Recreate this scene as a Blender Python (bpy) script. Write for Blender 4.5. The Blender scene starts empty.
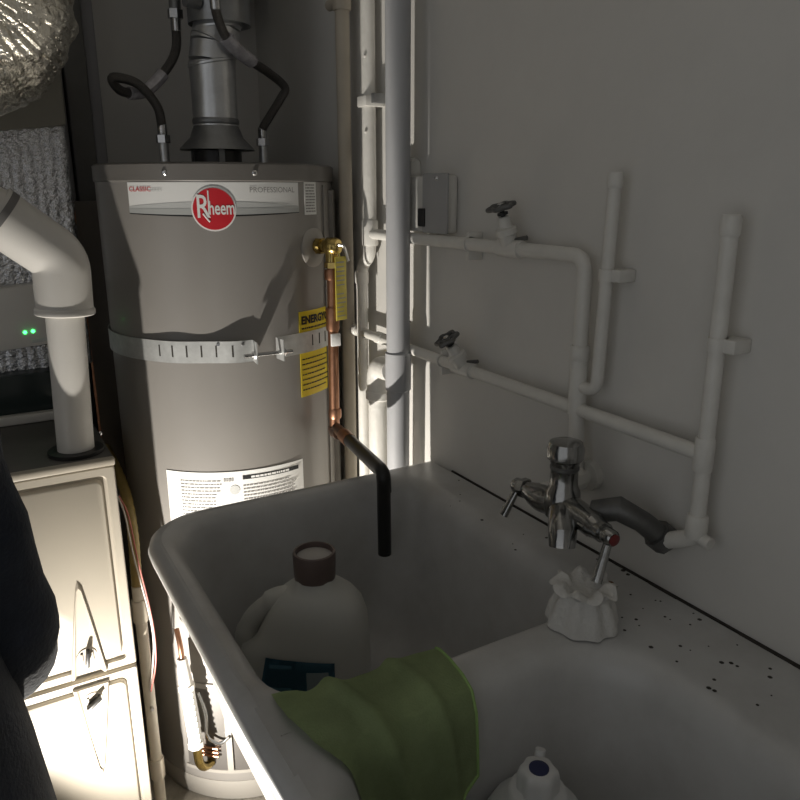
import bpy, bmesh, math, random
from mathutils import Vector, Matrix, noise
random.seed(4)
R_ = math.radians
scene = bpy.context.scene
col = scene.collection

# ------------------------------------------------------------------ camera, world, light, exposure
F_PX, CX, CY = 735.0, 400, 400
PITCH = math.atan(210 / F_PX); YAW = R_(30.3); CAM_H = 1.45
cam_d = bpy.data.cameras.new('camera'); cam = bpy.data.objects.new('camera', cam_d); col.objects.link(cam)
cam.location = (0, 0, CAM_H); cam.rotation_euler = (math.pi / 2 - PITCH, 0, -YAW)
cam_d.sensor_fit = 'HORIZONTAL'; cam_d.sensor_width = 36; cam_d.lens = 36 * F_PX / 800; cam_d.clip_start = 0.02
scene.camera = cam
world = bpy.data.worlds.new('world'); scene.world = world; world.use_nodes = True
bg = world.node_tree.nodes['Background']; bg.inputs[0].default_value = (0.97, 0.985, 1.0, 1); bg.inputs[1].default_value = 0.42
LAMP = Vector((-0.026, 1.21, 0.205)); LAMP_W = 86.0; LAMP_AIM = Vector((.80, -.06, .6)).normalized()
vs = scene.view_settings
vs.view_transform = 'Standard'; vs.look = 'None'; vs.exposure = 0.0; vs.gamma = 1.0; vs.use_curve_mapping = False

# ------------------------------------------------------------------ materials
MATS = {}
def mat(name, colr, rough=0.5, metal=0.0, var=0.0, vscale=8.0, bump=0.0, bscale=40.0, emit=0.0, colr2=None, spec=0.5, trans=0.0, lo=0.35, hi=0.7, stretch=None, alpha=1.0, coat=0.0, sss=0.0):
    if name in MATS: return MATS[name]
    m = bpy.data.materials.new(name); m.use_nodes = True; nt = m.node_tree; b = nt.nodes['Principled BSDF']
    c = (*colr, 1)
    b.inputs['Base Color'].default_value = c; b.inputs['Roughness'].default_value = rough; b.inputs['Metallic'].default_value = metal
    b.inputs['Specular IOR Level'].default_value = spec; b.inputs['Transmission Weight'].default_value = trans; b.inputs['Alpha'].default_value = alpha
    b.inputs['Coat Weight'].default_value = coat
    if sss: b.inputs['Subsurface Weight'].default_value = sss; b.inputs['Subsurface Radius'].default_value = (.02, .02, .02)
    if emit:
        b.inputs['Emission Color'].default_value = c; b.inputs['Emission Strength'].default_value = emit
    tc = nt.nodes.new('ShaderNodeTexCoord'); mp = nt.nodes.new('ShaderNodeMapping'); nt.links.new(tc.outputs['Object'], mp.inputs[0])
    if stretch: mp.inputs['Scale'].default_value = stretch
    if var or colr2:
        n = nt.nodes.new('ShaderNodeTexNoise'); n.inputs['Scale'].default_value = vscale; n.inputs['Detail'].default_value = 6; n.inputs['Roughness'].default_value = 0.65
        nt.links.new(mp.outputs[0], n.inputs['Vector'])
        r = nt.nodes.new('ShaderNodeValToRGB'); nt.links.new(n.outputs[0], r.inputs[0])
        c2 = colr2 or tuple(x * (1 - var) for x in colr)
        r.color_ramp.elements[0].position = lo; r.color_ramp.elements[1].position = hi
        r.color_ramp.elements[0].color = (*c2, 1); r.color_ramp.elements[1].color = c
        nt.links.new(r.outputs[0], b.inputs['Base Color'])
    if bump:
        n = nt.nodes.new('ShaderNodeTexNoise'); n.inputs['Scale'].default_value = bscale; n.inputs['Detail'].default_value = 4
        nt.links.new(mp.outputs[0], n.inputs['Vector'])
        bp = nt.nodes.new('ShaderNodeBump'); bp.inputs['Strength'].default_value = bump; bp.inputs['Distance'].default_value = 0.01
        nt.links.new(n.outputs[0], bp.inputs['Height']); nt.links.new(bp.outputs[0], b.inputs['Normal'])
    MATS[name] = m
    return m

WALL = mat('wall_paint', (.68, .665, .63), .55, var=.08, vscale=3, bump=.12, bscale=25)
BACKWALL = mat('back_wall_paint', (.70, .69, .67), .65, var=.08, vscale=3, bump=.1, bscale=20)
CEIL = mat('ceiling_paint', (.6, .59, .57), .8, var=.08)
FLOOR = mat('concrete_floor', (.36, .33, .28), .8, var=.4, vscale=14, bump=.4, bscale=60)
PIPEPAINT = mat('painted_pipe', (.72, .705, .66), .45, var=.10, vscale=20, bump=.15, bscale=70)
GREYPIPE = mat('grey_pipe_paint', (.44, .445, .46), .5, var=.06, vscale=12)
TANPIPE = mat('tan_pipe_paint', (.50, .45, .37), .5, var=.12, vscale=15)
HEATER = mat('heater_jacket_paint', (.265, .25, .232), .36, var=.05, vscale=5, coat=.15)
HEATCAP = mat('heater_cap_paint', (.16, .15, .138), .35, var=.05)
HEATBASE = mat('heater_base_paint', (.33, .31, .28), .5)
WHITE = mat('white_print', (.80, .80, .78), .5)
PALEGREY = mat('pale_grey_print', (.52, .53, .52), .45)
BLACKP = mat('black_print', (.012, .012, .012), .5)
GREYP = mat('grey_print', (.30, .29, .28), .5)
RED = mat('red_print', (.55, .015, .025), .4)
YELLOW = mat('yellow_print', (.80, .62, .02), .5)
YELLOWTAG = mat('yellow_tag', (.62, .52, .08), .5, var=.25, vscale=60)
BLACKPL = mat('black_plastic', (.015, .015, .015), .4)
GALV = mat('galvanised_steel', (.72, .73, .74), .34, .85, var=.2, vscale=18, bump=.1, bscale=30)
GALVSTRAP = mat('strap_steel', (.62, .63, .62), .5, .55, var=.2, vscale=50)
DARKSTEEL = mat('dull_vent_steel', (.30, .305, .31), .42, .8, var=.2, vscale=20)
BRAID = mat('braided_steel', (.17, .16, .15), .32, .9, var=.4, vscale=500, bump=.5, bscale=600)
NICKEL = mat('nickel', (.55, .55, .55), .25, 1.0)
CHROME = mat('chrome', (.42, .42, .41), .18, 1.0, var=.35, vscale=30, bump=.05, bscale=60)
CASTMETAL = mat('dull_chrome_leg', (.17, .17, .165), .5, .6, var=.3, vscale=40)
COPPER = mat('copper', (.46, .25, .16), .40, 1.0, colr2=(.28, .14, .08), vscale=18)
BRASS = mat('brass', (.62, .46, .16), .22, 1.0, var=.3, vscale=40)
BLACKPIPE = mat('black_painted_pipe', (.014, .014, .014), .35, var=.3)
PVC = mat('white_pvc', (.66, .64, .60), .38, var=.04)
FURN = mat('furnace_enamel', (.385, .35, .29), .42, var=.04, vscale=4)
FURNDARK = mat('furnace_top_steel', (.13, .125, .115), .5, .2, var=.2)
FOIL = mat('crumpled_foil', (.84, .80, .70), .25, .85, bump=1.0, bscale=60)
FOILW = mat('bubble_foil', (.90, .91, .94), .16, .9, bump=1.0, bscale=110)
DUCTBAND = mat('mastic_band', (.34, .325, .28), .7, var=.12)
BROWN = mat('dark_brown_panel', (.17, .15, .13), .6, var=.2)
DOORGREY = mat('door_paint', (.36, .36, .38), .6, var=.1)
TRIMDARK = mat('trim_paint', (.19, .187, .18), .6, var=.2)
ENAMEL = mat('tub_enamel', (.54, .54, .53), .33, colr2=(.45, .445, .43), vscale=7, lo=.3, hi=.6)
TUBOUT = mat('tub_outer_stone', (.17, .147, .11), .8, colr2=(.075, .062, .043), vscale=26, bump=.3, bscale=80, lo=.33, hi=.58, stretch=(1, .35, 1))
GRIME = mat('grime', (.035, .03, .025), .8)
RUST = mat('rust_stain', (.20, .09, .035), .8, var=.4, vscale=60)
JUG = mat('jug_plastic', (.60, .60, .56), .42, spec=.4, sss=.0, var=.03)
JUGCAP = mat('brown_cap', (.13, .095, .085), .4)
JUGINNER = mat('cap_centre', (.44, .42, .40), .5)
TEAL = mat('teal_label', (.06, .175, .25), .4, var=.12, vscale=30)
NAVYCAP = mat('navy_spout', (.012, .018, .075), .4)
JUGW = mat('white_jug_plastic', (.62, .62, .61), .45)
TOWEL = mat('green_microfibre', (.50, .62, .32), .95, var=.28, vscale=12, bump=.2, bscale=420)
RAG = mat('white_rag', (.66, .65, .62), .9, var=.1, vscale=30, bump=.4, bscale=120)
NAVY = mat('navy_cloth', (.020, .028, .045), .9, var=.3, vscale=30, bump=.3, bscale=200)
SKIN = mat('skin', (.50, .32, .24), .5, var=.08)
HAIR = mat('dark_hair', (.02, .015, .012), .6, var=.4, vscale=90)
SHOE = mat('dark_shoe', (.02, .018, .016), .6)
LED = mat('green_led', (.05, 1.0, .15), .4, emit=6)
LENS = mat('lamp_lens', (1.0, .95, .86), .4, emit=3)
CLEARTAG = mat('plastic_wrap', (.55, .53, .56), .18, var=.35, vscale=70, spec=.8)
TEALBOX = mat('dark_teal_box', (.03, .042, .042), .22, var=.3)
WIREW = mat('white_wire', (.45, .42, .38), .5)
WIRER = mat('red_wire', (.30, .07, .05), .5)
GASYEL = mat('gas_flex_yellow', (.28, .20, .06), .45, var=.3, vscale=40)

# ------------------------------------------------------------------ helpers
WM = {}
# the tub, the wall plumbing and what stands on them are laid out in tub units (nominal 0.86 rim); real size is 48 x 24 inches with the rim at 0.90 m
TUB_S = .932; TUB_LIFT = .0986; ZF = -TUB_LIFT / TUB_S; ZT = (2.4495 - TUB_LIFT) / TUB_S
REAL = Matrix.Translation((0, 0, TUB_LIFT)) @ Matrix.Diagonal((TUB_S, TUB_S, TUB_S, 1)); REAL_L = Matrix.Diagonal((TUB_S, TUB_S, TUB_S, 1))
ASM = False
def tag(o, label, cat, group=None):
    o['label'] = label; o['category'] = cat
    if group: o['group'] = group
    return o
def thing(name, loc, label, cat, rz=0.0, group=None):
    if ASM: loc = REAL @ Vector(loc)
    o = bpy.data.objects.new(name, None); col.objects.link(o); o.location = loc; o.rotation_euler = (0, 0, rz)
    o.empty_display_size = .05
    WM[o] = Matrix.Translation(Vector(loc)) @ Matrix.Rotation(rz, 4, 'Z')
    return tag(o, label, cat, group)
def smooth(bm, ang=38):
    lim = R_(ang)
    for f in bm.faces: f.smooth = True
    for e in bm.edges:
        if len(e.link_faces) == 2:
            e.smooth = e.calc_face_angle(0) < lim
        else: e.smooth = False
def link_mesh(name, me, parent, M):
    o = bpy.data.objects.new(name, me); col.objects.link(o)
    if parent is not None: o.parent = parent; WM[o] = M
    return o
def obj(name, bm, material, parent=None, local=False, kind=None, label=None, ang=38, norm=True):
    if norm: bmesh.ops.recalc_face_normals(bm, faces=bm.faces[:])
    smooth(bm, ang)
    if ASM: bm.transform(REAL_L if local else REAL)
    if parent is not None:
        M = WM[parent]
        if not local: bm.transform(M.inverted())
        loc = None
    else:
        M = Matrix.Identity(4)
        if bm.verts and kind is None:
            xs = [v.co.x for v in bm.verts]; ys = [v.co.y for v in bm.verts]; zs = [v.co.z for v in bm.verts]
            loc = Vector(((min(xs) + max(xs)) / 2, (min(ys) + max(ys)) / 2, min(zs)))
            bm.transform(Matrix.Translation(-loc)); M = Matrix.Translation(loc)
        else: loc = Vector((0, 0, 0))
    me = bpy.data.meshes.new(name); bm.to_mesh(me); bm.free(); me.materials.append(material)
    o = bpy.data.objects.new(name, me); col.objects.link(o); WM[o] = M
    if parent is not None: o.parent = parent
    else: o.location = loc
    if kind: o['kind'] = kind
    if label: o['label'] = label
    return o
def B(): return bmesh.new()
def box(bm, lo, hi, bev=0.0, M=None, seg=2):
    lo = Vector(lo); hi = Vector(hi); c = (lo + hi) / 2; s = hi - lo
    g = bmesh.ops.create_cube(bm, size=1.0, matrix=Matrix.Translation(c) @ Matrix.Diagonal((s.x, s.y, s.z, 1)))
    vs_ = g['verts']
    if bev:
        es = list({e for v in vs_ for e in v.link_edges})
        r = bmesh.ops.bevel(bm, geom=es, offset=bev, segments=seg, affect='EDGES', profile=.5)
        vs_ = list({v for f in r['faces'] for v in f.verts} | {v for v in vs_ if v.is_valid})
    if M is not None: bmesh.ops.transform(bm, matrix=M, verts=[v for v in vs_ if v.is_valid])
    return bm
def frame_for(d):
    d = d.normalized(); a = Vector((0, 0, 1)) if abs(d.z) < .9 else Vector((1, 0, 0))
    u = d.cross(a).normalized(); return u, d.cross(u).normalized()
def fillet(pts, r, n=6):
    pts = [Vector(p) for p in pts]
    if r <= 0: return pts
    out = [pts[0]]
    for i in range(1, len(pts) - 1):
        p, a, b = pts[i], pts[i - 1], pts[i + 1]
        da = (a - p); db = (b - p); k = min(r, da.length * .49, db.length * .49)
        s = p + da.normalized() * k; e = p + db.normalized() * k
        for j in range(n + 1):
            t = j / n; out.append((1 - t) ** 2 * s + 2 * t * (1 - t) * p + t * t * e)
    out.append(pts[-1]); return out
def catmull(pts, n=6):
    pts = [Vector(p) for p in pts]; P = [pts[0] * 2 - pts[1]] + pts + [pts[-1] * 2 - pts[-2]]
    out = []
    for i in range(1, len(P) - 2):
        a, b, c, d = P[i - 1:i + 3]
        for j in range(n):
            t = j / n
            out.append(.5 * ((2 * b) + (c - a) * t + (2 * a - 5 * b + 4 * c - d) * t * t + (3 * b - a - 3 * c + d) * t ** 3))
    out.append(pts[-1]); return out
def tube(bm, pts, r, seg=14, fil=0.0, cap=True, sx=1.0, sy=1.0):
    pts = fillet(pts, fil); n = len(pts)
    rad = r if isinstance(r, (list, tuple)) else None
    u = None; rings = []
    for i, p in enumerate(pts):
        d = (pts[min(i + 1, n - 1)] - pts[max(i - 1, 0)]).normalized()
        if u is None: u, v = frame_for(d)
        else:
            u = (u - d * u.dot(d)).normalized(); v = d.cross(u).normalized()
        if rad: rr = rad[i] if len(rad) == n else rad[0] + (rad[-1] - rad[0]) * i / (n - 1)
        else: rr = r
        rings.append([bm.verts.new(p + u * (rr * sx * math.cos(2 * math.pi * k / seg)) + v * (rr * sy * math.sin(2 * math.pi * k / seg))) for k in range(seg)])
    for a, b in zip(rings, rings[1:]):
        for k in range(seg): bm.faces.new((a[k], a[(k + 1) % seg], b[(k + 1) % seg], b[k]))
    if cap: bm.faces.new(rings[0][::-1]); bm.faces.new(rings[-1])
    return bm
def cylz(bm, a, b, r, seg=16, r2=None):
    return tube(bm, [a, b], [r, r if r2 is None else r2], seg)
def lathe(bm, prof, center=(0, 0, 0), axis=(0, 0, 1), seg=32, cap=True):
    c = Vector(center); ax = Vector(axis).normalized(); u, v = frame_for(ax); rings = []
    for r, h in prof:
        rings.append([bm.verts.new(c + ax * h + u * (r * math.cos(2 * math.pi * k / seg)) + v * (r * math.sin(2 * math.pi * k / seg))) for k in range(seg)])
    for a, b in zip(rings, rings[1:]):
        for k in range(seg): bm.faces.new((a[k], a[(k + 1) % seg], b[(k + 1) % seg], b[k]))
    if cap: bm.faces.new(rings[0][::-1]); bm.faces.new(rings[-1])
    return bm
def ring_loft(bm, loops, cap0=True, cap1=True):
    rings = [[bm.verts.new(p) for p in L] for L in loops]; n = len(rings[0])
    for a, b in zip(rings, rings[1:]):
        for k in range(n): bm.faces.new((a[k], a[(k + 1) % n], b[(k + 1) % n], b[k]))
    if cap0: bm.faces.new(rings[0][::-1])
    if cap1: bm.faces.new(rings[-1])
    return rings
def rrect(x0, x1, y0, y1, r, z, n=8):
    r = min(r, (x1 - x0) / 2 - 1e-4, (y1 - y0) / 2 - 1e-4); out = []
    for cx, cy, a0 in ((x1 - r, y1 - r, 0), (x0 + r, y1 - r, 90), (x0 + r, y0 + r, 180), (x1 - r, y0 + r, 270)):
        for k in range(n + 1):
            a = R_(a0 + 90 * k / n); out.append(Vector((cx + r * math.cos(a), cy + r * math.sin(a), z)))
    return out
def prism(bm, poly, d, M=None):
    """polygon in local xy extruded by d in z"""
    a = [bm.verts.new((x, y, 0)) for x, y in poly]; b = [bm.verts.new((x, y, d)) for x, y in poly]; n = len(poly)
    bm.faces.new(a[::-1]); bm.faces.new(b)
    for k in range(n): bm.faces.new((a[k], a[(k + 1) % n], b[(k + 1) % n], b[k]))
    if M is not None: bmesh.ops.transform(bm, matrix=M, verts=a + b)
    return bm
def text_bm(s, size, extrude=0.0, ax='LEFT', sx=1.0, bold=0.0):
    cu = bpy.data.curves.new('t', 'FONT'); cu.body = s; cu.size = size; cu.align_x = ax; cu.extrude = extrude; cu.offset = bold
    cu.resolution_u = 3
    o = bpy.data.objects.new('t', cu); col.objects.link(o)
    dg = bpy.context.evaluated_depsgraph_get(); me = bpy.data.meshes.new_from_object(o.evaluated_get(dg))
    bm = B(); bm.from_mesh(me); bpy.data.objects.remove(o); bpy.data.curves.remove(cu); bpy.data.meshes.remove(me)
    for v in bm.verts: v.co.x *= sx
    return bm
def structure(name, bm, m, parent=None, ang=38): return obj(name, bm, m, parent, kind='structure', ang=ang)

# ------------------------------------------------------------------ the room
WX, BY = 0.797, 2.17
b = B(); box(b, (-1.6, -1.4, -.05), (WX + .12, BY + .1, 0)); structure('floor', b, FLOOR)
b = B(); box(b, (WX, -1.4, 0), (WX + .12, BY + .1, 2.45)); structure('wall_right', b, WALL)
b = B(); box(b, (-1.6, BY, 0), (WX, BY + .1, 2.45)); structure('wall_back', b, BACKWALL)
b = B(); box(b, (-1.7, 1.0, 0), (-1.6, BY + .1, 2.45)); structure('wall_left', b, BACKWALL)
b = B(); box(b, (-.75, -1.5, 0), (.91, -1.4, 2.45)); structure('added_wall_front', b, BACKWALL)  # unseen wall, added to cut ambient light from behind the camera
b = B(); box(b, (-1.7, -1.4, 2.45), (WX + .12, BY + .1, 2.55)); structure('ceiling', b, CEIL)
# flush door in the back wall, seen as a strip above the furnace
door = structure('door_1', box(B(), (-.46, 2.135, .02), (.272, 2.168, 2.03)), DOORGREY)
structure('latch_plate', box(B(), (.245, 2.129, 1.50), (.262, 2.136, 1.55), .002), TRIMDARK, door)
structure('stile', box(B(), (.192, 2.125, .02), (.201, 2.136, 2.03)), TRIMDARK, door)
b = B(); box(b, (.277, 2.112, 0), (.330, 2.17, 2.12), .004); structure('trim_1', b, TRIMDARK)
b = B(); box(b, (.331, 2.125, 0), (.360, 2.17, 2.12), .006); structure('trim_2', b, DOORGREY)
# sloped white boxed-in beam high in the back corner
b = B(); M = Matrix.Translation((.655, 2.08, 1.887)) @ Matrix.Rotation(R_(-13), 4, 'Y')
box(b, (.0, -.1, 0), (.5, .089, .14), .006, M)
for v in b.verts:
    if v.co.x > WX - .001: v.co.x = WX - .001
structure('trim_3', b, mat('beam_paint', (.72, .71, .68), .5))
WX = .855   # wall plane in tub units

ASM = True
# ------------------------------------------------------------------ laundry tub
SX0, SX1, SY0, SY1, SZ = .205, .8535, -.06, 1.325, .862
sink = thing('laundry_tub', ((SX0 + SX1) / 2, (SY0 + SY1) / 2, 0), 'old grey-white double laundry tub with wide rolled rim against the wall', 'sink')
basins = [(.252, .757, .700, 1.278), (.252, .690, .0, .622)]
b = B()
def orr(inset, z, r=.115):
    """tub outline: rounded corners on the room side, square against the wall"""
    r = max(.02, r - inset * .5); x0, x1, y0, y1 = SX0 + inset, SX1 - .002 - inset * .15, SY0 + inset, SY1 - inset; out = [Vector((x1, y1, z))]
    for cx, cy, a0 in ((x0 + r, y1 - r, 90), (x0 + r, y0 + r, 180)):
        for k in range(13):
            a = R_(a0 + 90 * k / 12); out.append(Vector((cx + r * math.cos(a), cy + r * math.sin(a), z)))
    return out + [Vector((x1, y0, z))]
outer_loops = [orr(.052, SZ - .05), orr(.022, SZ - .052), orr(.004, SZ - .040), orr(0, SZ - .024), orr(.004, SZ - .009), orr(.012, SZ - .002), orr(.022, SZ)]
ring_loft(b, outer_loops, False, False)
def ray_out(c, p, poly):
    d = (p - c).to_2d(); best = None
    for k in range(len(poly)):
        a, e = poly[k].to_2d(), poly[(k + 1) % len(poly)].to_2d(); w = e - a; den = d.x * w.y - d.y * w.x
        if abs(den) < 1e-9: continue
        t = ((a.x - c.x) * w.y - (a.y - c.y) * w.x) / den; q = ((a.x - c.x) * d.y - (a.y - c.y) * d.x) / den
        if t > 0 and -1e-6 <= q <= 1 + 1e-6 and (best is None or t < best): best = t
    return Vector((c.x + d.x * best, c.y + d.y * best, SZ - .0002))
DIV = .662
for n_, (x0, x1, y0, y1) in enumerate(basins):
    prof = ((-.030, SZ - .0002, .125), (-.018, SZ - .002, .118), (-.007, SZ - .008, .11), (.002, SZ - .020, .105), (.008, SZ - .04, .10), (.016, SZ - .08, .10), (.030, SZ - .18, .10), (.042, SZ - .245, .10), (.056, SZ - .285, .095), (.076, SZ - .315, .09), (.102, SZ - .335, .08), (.135, SZ - .344, .06), (.18, SZ - .346, .03))
    L = []
    for ins, z, r in prof:
        yy0, yy1 = y0 + ins, y1 - ins
        if n_ == 0: yy0 = max(yy0, DIV + .004)
        else: yy1 = min(yy1, DIV - .004)
        q = rrect(x0 + ins, x1 - ins, yy0, yy1, r, z, 12); L.append(q)
    ring = orr(.022, SZ); poly = []
    for k in range(len(ring)):
        a, e = ring[k], ring[(k + 1) % len(ring)]; s_ = 1 if n_ == 0 else -1
        if s_ * (a.y - DIV) >= 0: poly.append(a)
        if (a.y - DIV) * (e.y - DIV) < 0: t = (DIV - a.y) / (e.y - a.y); poly.append(a.lerp(e, t))
    # densify the basin lip so that the deck reaches the corners of its outline
    c = Vector(((x0 + x1) / 2, (y0 + y1) / 2, SZ)); dense = []
    top = L[0]
    L0 = []
    outl = []
    for p in top: outl.append(ray_out(c, p, poly))
    rr = ring_loft(b, L, False, True)
    vo = [b.verts.new(p) for p in outl]; m_ = len(vo)
    for k in range(m_): b.faces.new((rr[0][k], rr[0][(k + 1) % m_], vo[(k + 1) % m_], vo[k]))
    for cp_ in [p for p in poly if min((p - q).length for q in outl) > .002]:
        # corner of the outline between two rays: close with a triangle
        ds = sorted(range(m_), key=lambda k: (outl[k] - cp_).length)[:2]
        if abs(ds[0] - ds[1]) in (1, m_ - 1):
            b.faces.new((vo[ds[0]], vo[ds[1]], b.verts.new((cp_.x, cp_.y, SZ - .0002))))
box(b, (SX0 + .017, .60, SZ - .006), (.232, .72, SZ - .0001))
from mathutils.bvhtree import BVHTree
TUB_BVH = BVHTree.FromBMesh(b)
obj('basin', b, ENAMEL, sink, ang=50)
b = B(); ring_loft(b, [orr(.046, SZ - .045), orr(.05, SZ - .10), orr(.075, SZ - .25), orr(.095, SZ - .36), orr(.12, SZ - .385)], False, True)
obj('outer_shell', b, TUBOUT, sink, label='mottled tan outer side of the tub')
for lx in (.46, .78):
    for ly in (.05, .62, 1.2):
        b = B(); box(b, (lx - .02, ly - .02, ZF), (lx + .02, ly + .02, SZ - .38)); obj('leg', b, GALV, sink)
b = B()
for k in range(46):
    y0 = SY0 + .09 + (SY1 - SY0 - .18) * k / 46; y1 = SY0 + .09 + (SY1 - SY0 - .18) * (k + 1.02) / 46; w = .001 + .003 * random.random() * (1.5 if y0 < .75 else .5)
    box(b, (SX1 - .001 - w, y0, SZ - .004), (SX1 + .0012, y1, SZ + .0012))
obj('caulk_line', b, GRIME, sink, label='dark dirty caulk line along the wall')
for bx_, by_, br in ((.50, .97, .022), (.47, .3, .022)):
    b = B(); lathe(b, [(br, 0), (br, .004), (br * .7, .004), (br * .6, .001)], (bx_, by_, SZ - .3455), seg=20); obj('drain', b, NICKEL, sink)
b = B()
for k in range(46):
    x = random.uniform(.715, .84); y = random.choice([random.uniform(.35, .72), random.uniform(.45, .66), random.uniform(.7, 1.2)]); r = random.uniform(.0008, .0026)
    if x < .735 and y > .7: continue
    lathe(b, [(r * 1.4, 0), (r, .0006)], (x, y, SZ - .0002), seg=6)
for (x, y, r) in ((.845, .735, .004), (.842, .722, .0035)): lathe(b, [(r, 0), (r * .7, .001)], (x, y, SZ - .0002), seg=8)
for k in range(16):
    x = random.uniform(.4, .63); y = random.uniform(.80, 1.15); r = random.uniform(.001, .004); lathe(b, [(r, 0), (r * .7, .0006)], (x, y, SZ - .3458), seg=6)
o = obj('dirt_speck', b, GRIME, sink); o['kind'] = 'stuff'
b = B()
for k in range(9):
    x = .775 + random.gauss(0, .012); y = .725 + random.gauss(0, .012); r = random.uniform(.003, .007); lathe(b, [(r, 0), (r * .8, .0007)], (x, y, SZ - .0002), seg=9)
obj('rust_patch', b, RUST, sink, label='orange rust stain on the deck')

ASM = False
# ------------------------------------------------------------------ water heater
HC = (.516, 1.70, 0); HR = .257; HROT = R_(-19)
heater = thing('water_heater', HC, 'tall taupe cylindrical water heater with red round logo and white band', 'water heater', HROT)
def hp(a, z, off=0.0): a = R_(a); return Vector(((HR + off) * math.sin(a), -(HR + off) * math.cos(a), z))
def sheet(a0, a1, z0, z1, off=.0015, n=None, th=.0008):
    """thin curved sheet on the jacket; z0/z1 may be functions of angle"""
    n = n or max(2, int(abs(a1 - a0) / 2.5)); bm = B(); f0 = z0 if callable(z0) else (lambda a: z0); f1 = z1 if callable(z1) else (lambda a: z1)
    q = []
    for i in range(n + 1):
        a = a0 + (a1 - a0) * i / n
        q.append([bm.verts.new(hp(a, f0(a), off)), bm.verts.new(hp(a, f1(a), off)), bm.verts.new(hp(a, f1(a), off - th)), bm.verts.new(hp(a, f0(a), off - th))])
    for s, t in zip(q, q[1:]):
        for k in range(4): bm.faces.new((s[k], s[(k + 1) % 4], t[(k + 1) % 4], t[k]))
    bm.faces.new(q[0]); bm.faces.new(q[-1][::-1]); return bm
def bend(bm, a, z, off):
    """wrap a flat xy mesh onto the jacket around angle a, height z"""
    for v in bm.verts:
        ang = a + math.degrees(v.co.x / HR); v.co = hp(ang, z + v.co.y, off + v.co.z)
    return bm
def bdisc(r, a, z, off):
    bm = B(); c = bm.verts.new((0, 0, 0)); prev = None
    for j in range(1, 5):
        cur = [bm.verts.new((r * j / 4 * math.cos(2 * math.pi * k / 36), r * j / 4 * math.sin(2 * math.pi * k / 36), 0)) for k in range(36)]
        for k in range(36):
            if prev is None: bm.faces.new((c, cur[k], cur[(k + 1) % 36]))
            else: bm.faces.new((prev[k], cur[k], cur[(k + 1) % 36], prev[(k + 1) % 36]))
        prev = cur
    ex = bmesh.ops.extrude_face_region(bm, geom=bm.faces[:]); 
    for v in ex['geom']:
        if isinstance(v, bmesh.types.BMVert): v.co.z += .0004
    return bend(bm, a, z, off)
def hobj(name, bm, m, parent=None, **k): return obj(name, bm, m, parent or heater, local=True, **k)
b = B(); lathe(b, [(HR, .055), (HR, 1.466)], seg=96, cap=True); hobj('jacket', b, HEATER)
b = B(); lathe(b, [(HR + .001, 1.466), (HR + .003, 1.468), (HR + .003, 1.498), (HR - .002, 1.502), (.10, 1.506)], seg=96); hobj('top_cap', b, HEATCAP)
b = B(); lathe(b, [(HR - .012, 0), (HR - .004, .004), (HR + .004, .05), (HR + .002, .062)], seg=96); hobj('base_ring', b, HEATBASE)
# vertical seam and raised cable cover
b = sheet(60, 63, .08, 1.46, .004, 3, .004); hobj('seam', b, HEATER)
b = sheet(69, 74, .08, 1.45, .009, 3, .009); hobj('seam', b, HEATER)
# brand band
zb = lambda a: 1.4065 - .0035 * math.cos(R_(a * 2.2)); zt = 1.4645
band = hobj('brand_band', sheet(-39.5, 40.5, zb, zt, .0014), WHITE, label='white brand band')
hobj('band_swoosh', sheet(-39.5, 40.5, zb, lambda a: 1.4185 + .010 * math.cos(R_(a * 2.2)), .0018), PALEGREY, band)
hobj('band_swoosh', sheet(-39.5, 40.5, zb, lambda a: 1.415 + .001 * math.cos(R_(a * 2.2)), .0021), mat('mid_grey_print', (.40, .41, .40), .45), band)
hobj('band_line', sheet(-39.5, 40.5, lambda a: zb(a) - .0035 + .002 * abs(a) / 40, zb, .0022), BLACKP, band)
t = text_bm('CLASSIC', .0128, bold=.0001, sx=1.1); hobj('lettering', bend(t, -38.6, 1.4475, .0022), RED, band, label='red lettering CLASSIC', norm=False)
t = text_bm('SERIES', .0085, sx=1.05); hobj('lettering', bend(t, -27.2, 1.4475, .0022), PALEGREY, band, label='grey lettering SERIES', norm=False)
t = text_bm('PROFESSIONAL', .0148, sx=1.0); hobj('lettering', bend(t, 15.5, 1.4455, .0022), GREYP, band, label='grey lettering PROFESSIONAL', norm=False)
logo = hobj('logo_disc', bdisc(.0425, 0, 1.4145, .0022), WHITE, label='round red and white logo badge')
hobj('logo_field', bdisc(.0395, 0, 1.4145, .0028), RED, logo)
t = text_bm('R', .062, sx=.72, bold=.0004); hobj('lettering', bend(t, -7.6, 1.3985, .0038), WHITE, logo, label='white lettering R', norm=False)
t = text_bm('heem', .036, sx=.62, bold=.0006); hobj('lettering', bend(t, -2.2, 1.4045, .0038), WHITE, logo, label='white lettering heem', norm=False)
b = B(); tube(b, [(0, 0, 0), (0, .044, 0)], .0016, 6); hobj('lettering', bend(b, -2.0, 1.405, .0030), WHITE, logo)
b = B(); tube(b, [(0, 0, 0), (.012, -.016, 0)], .0019, 6); hobj('lettering', bend(b, -4.6, 1.406, .0030), WHITE, logo)
for a in (-19.8, 18.2):
    b = B(); p = hp(a, 1.482, .002); lathe(b, [(.0058, 0), (.0055, .002), (.003, .004)], p, hp(a, 0) , seg=12); hobj('screw', b, NICKEL)
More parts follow.
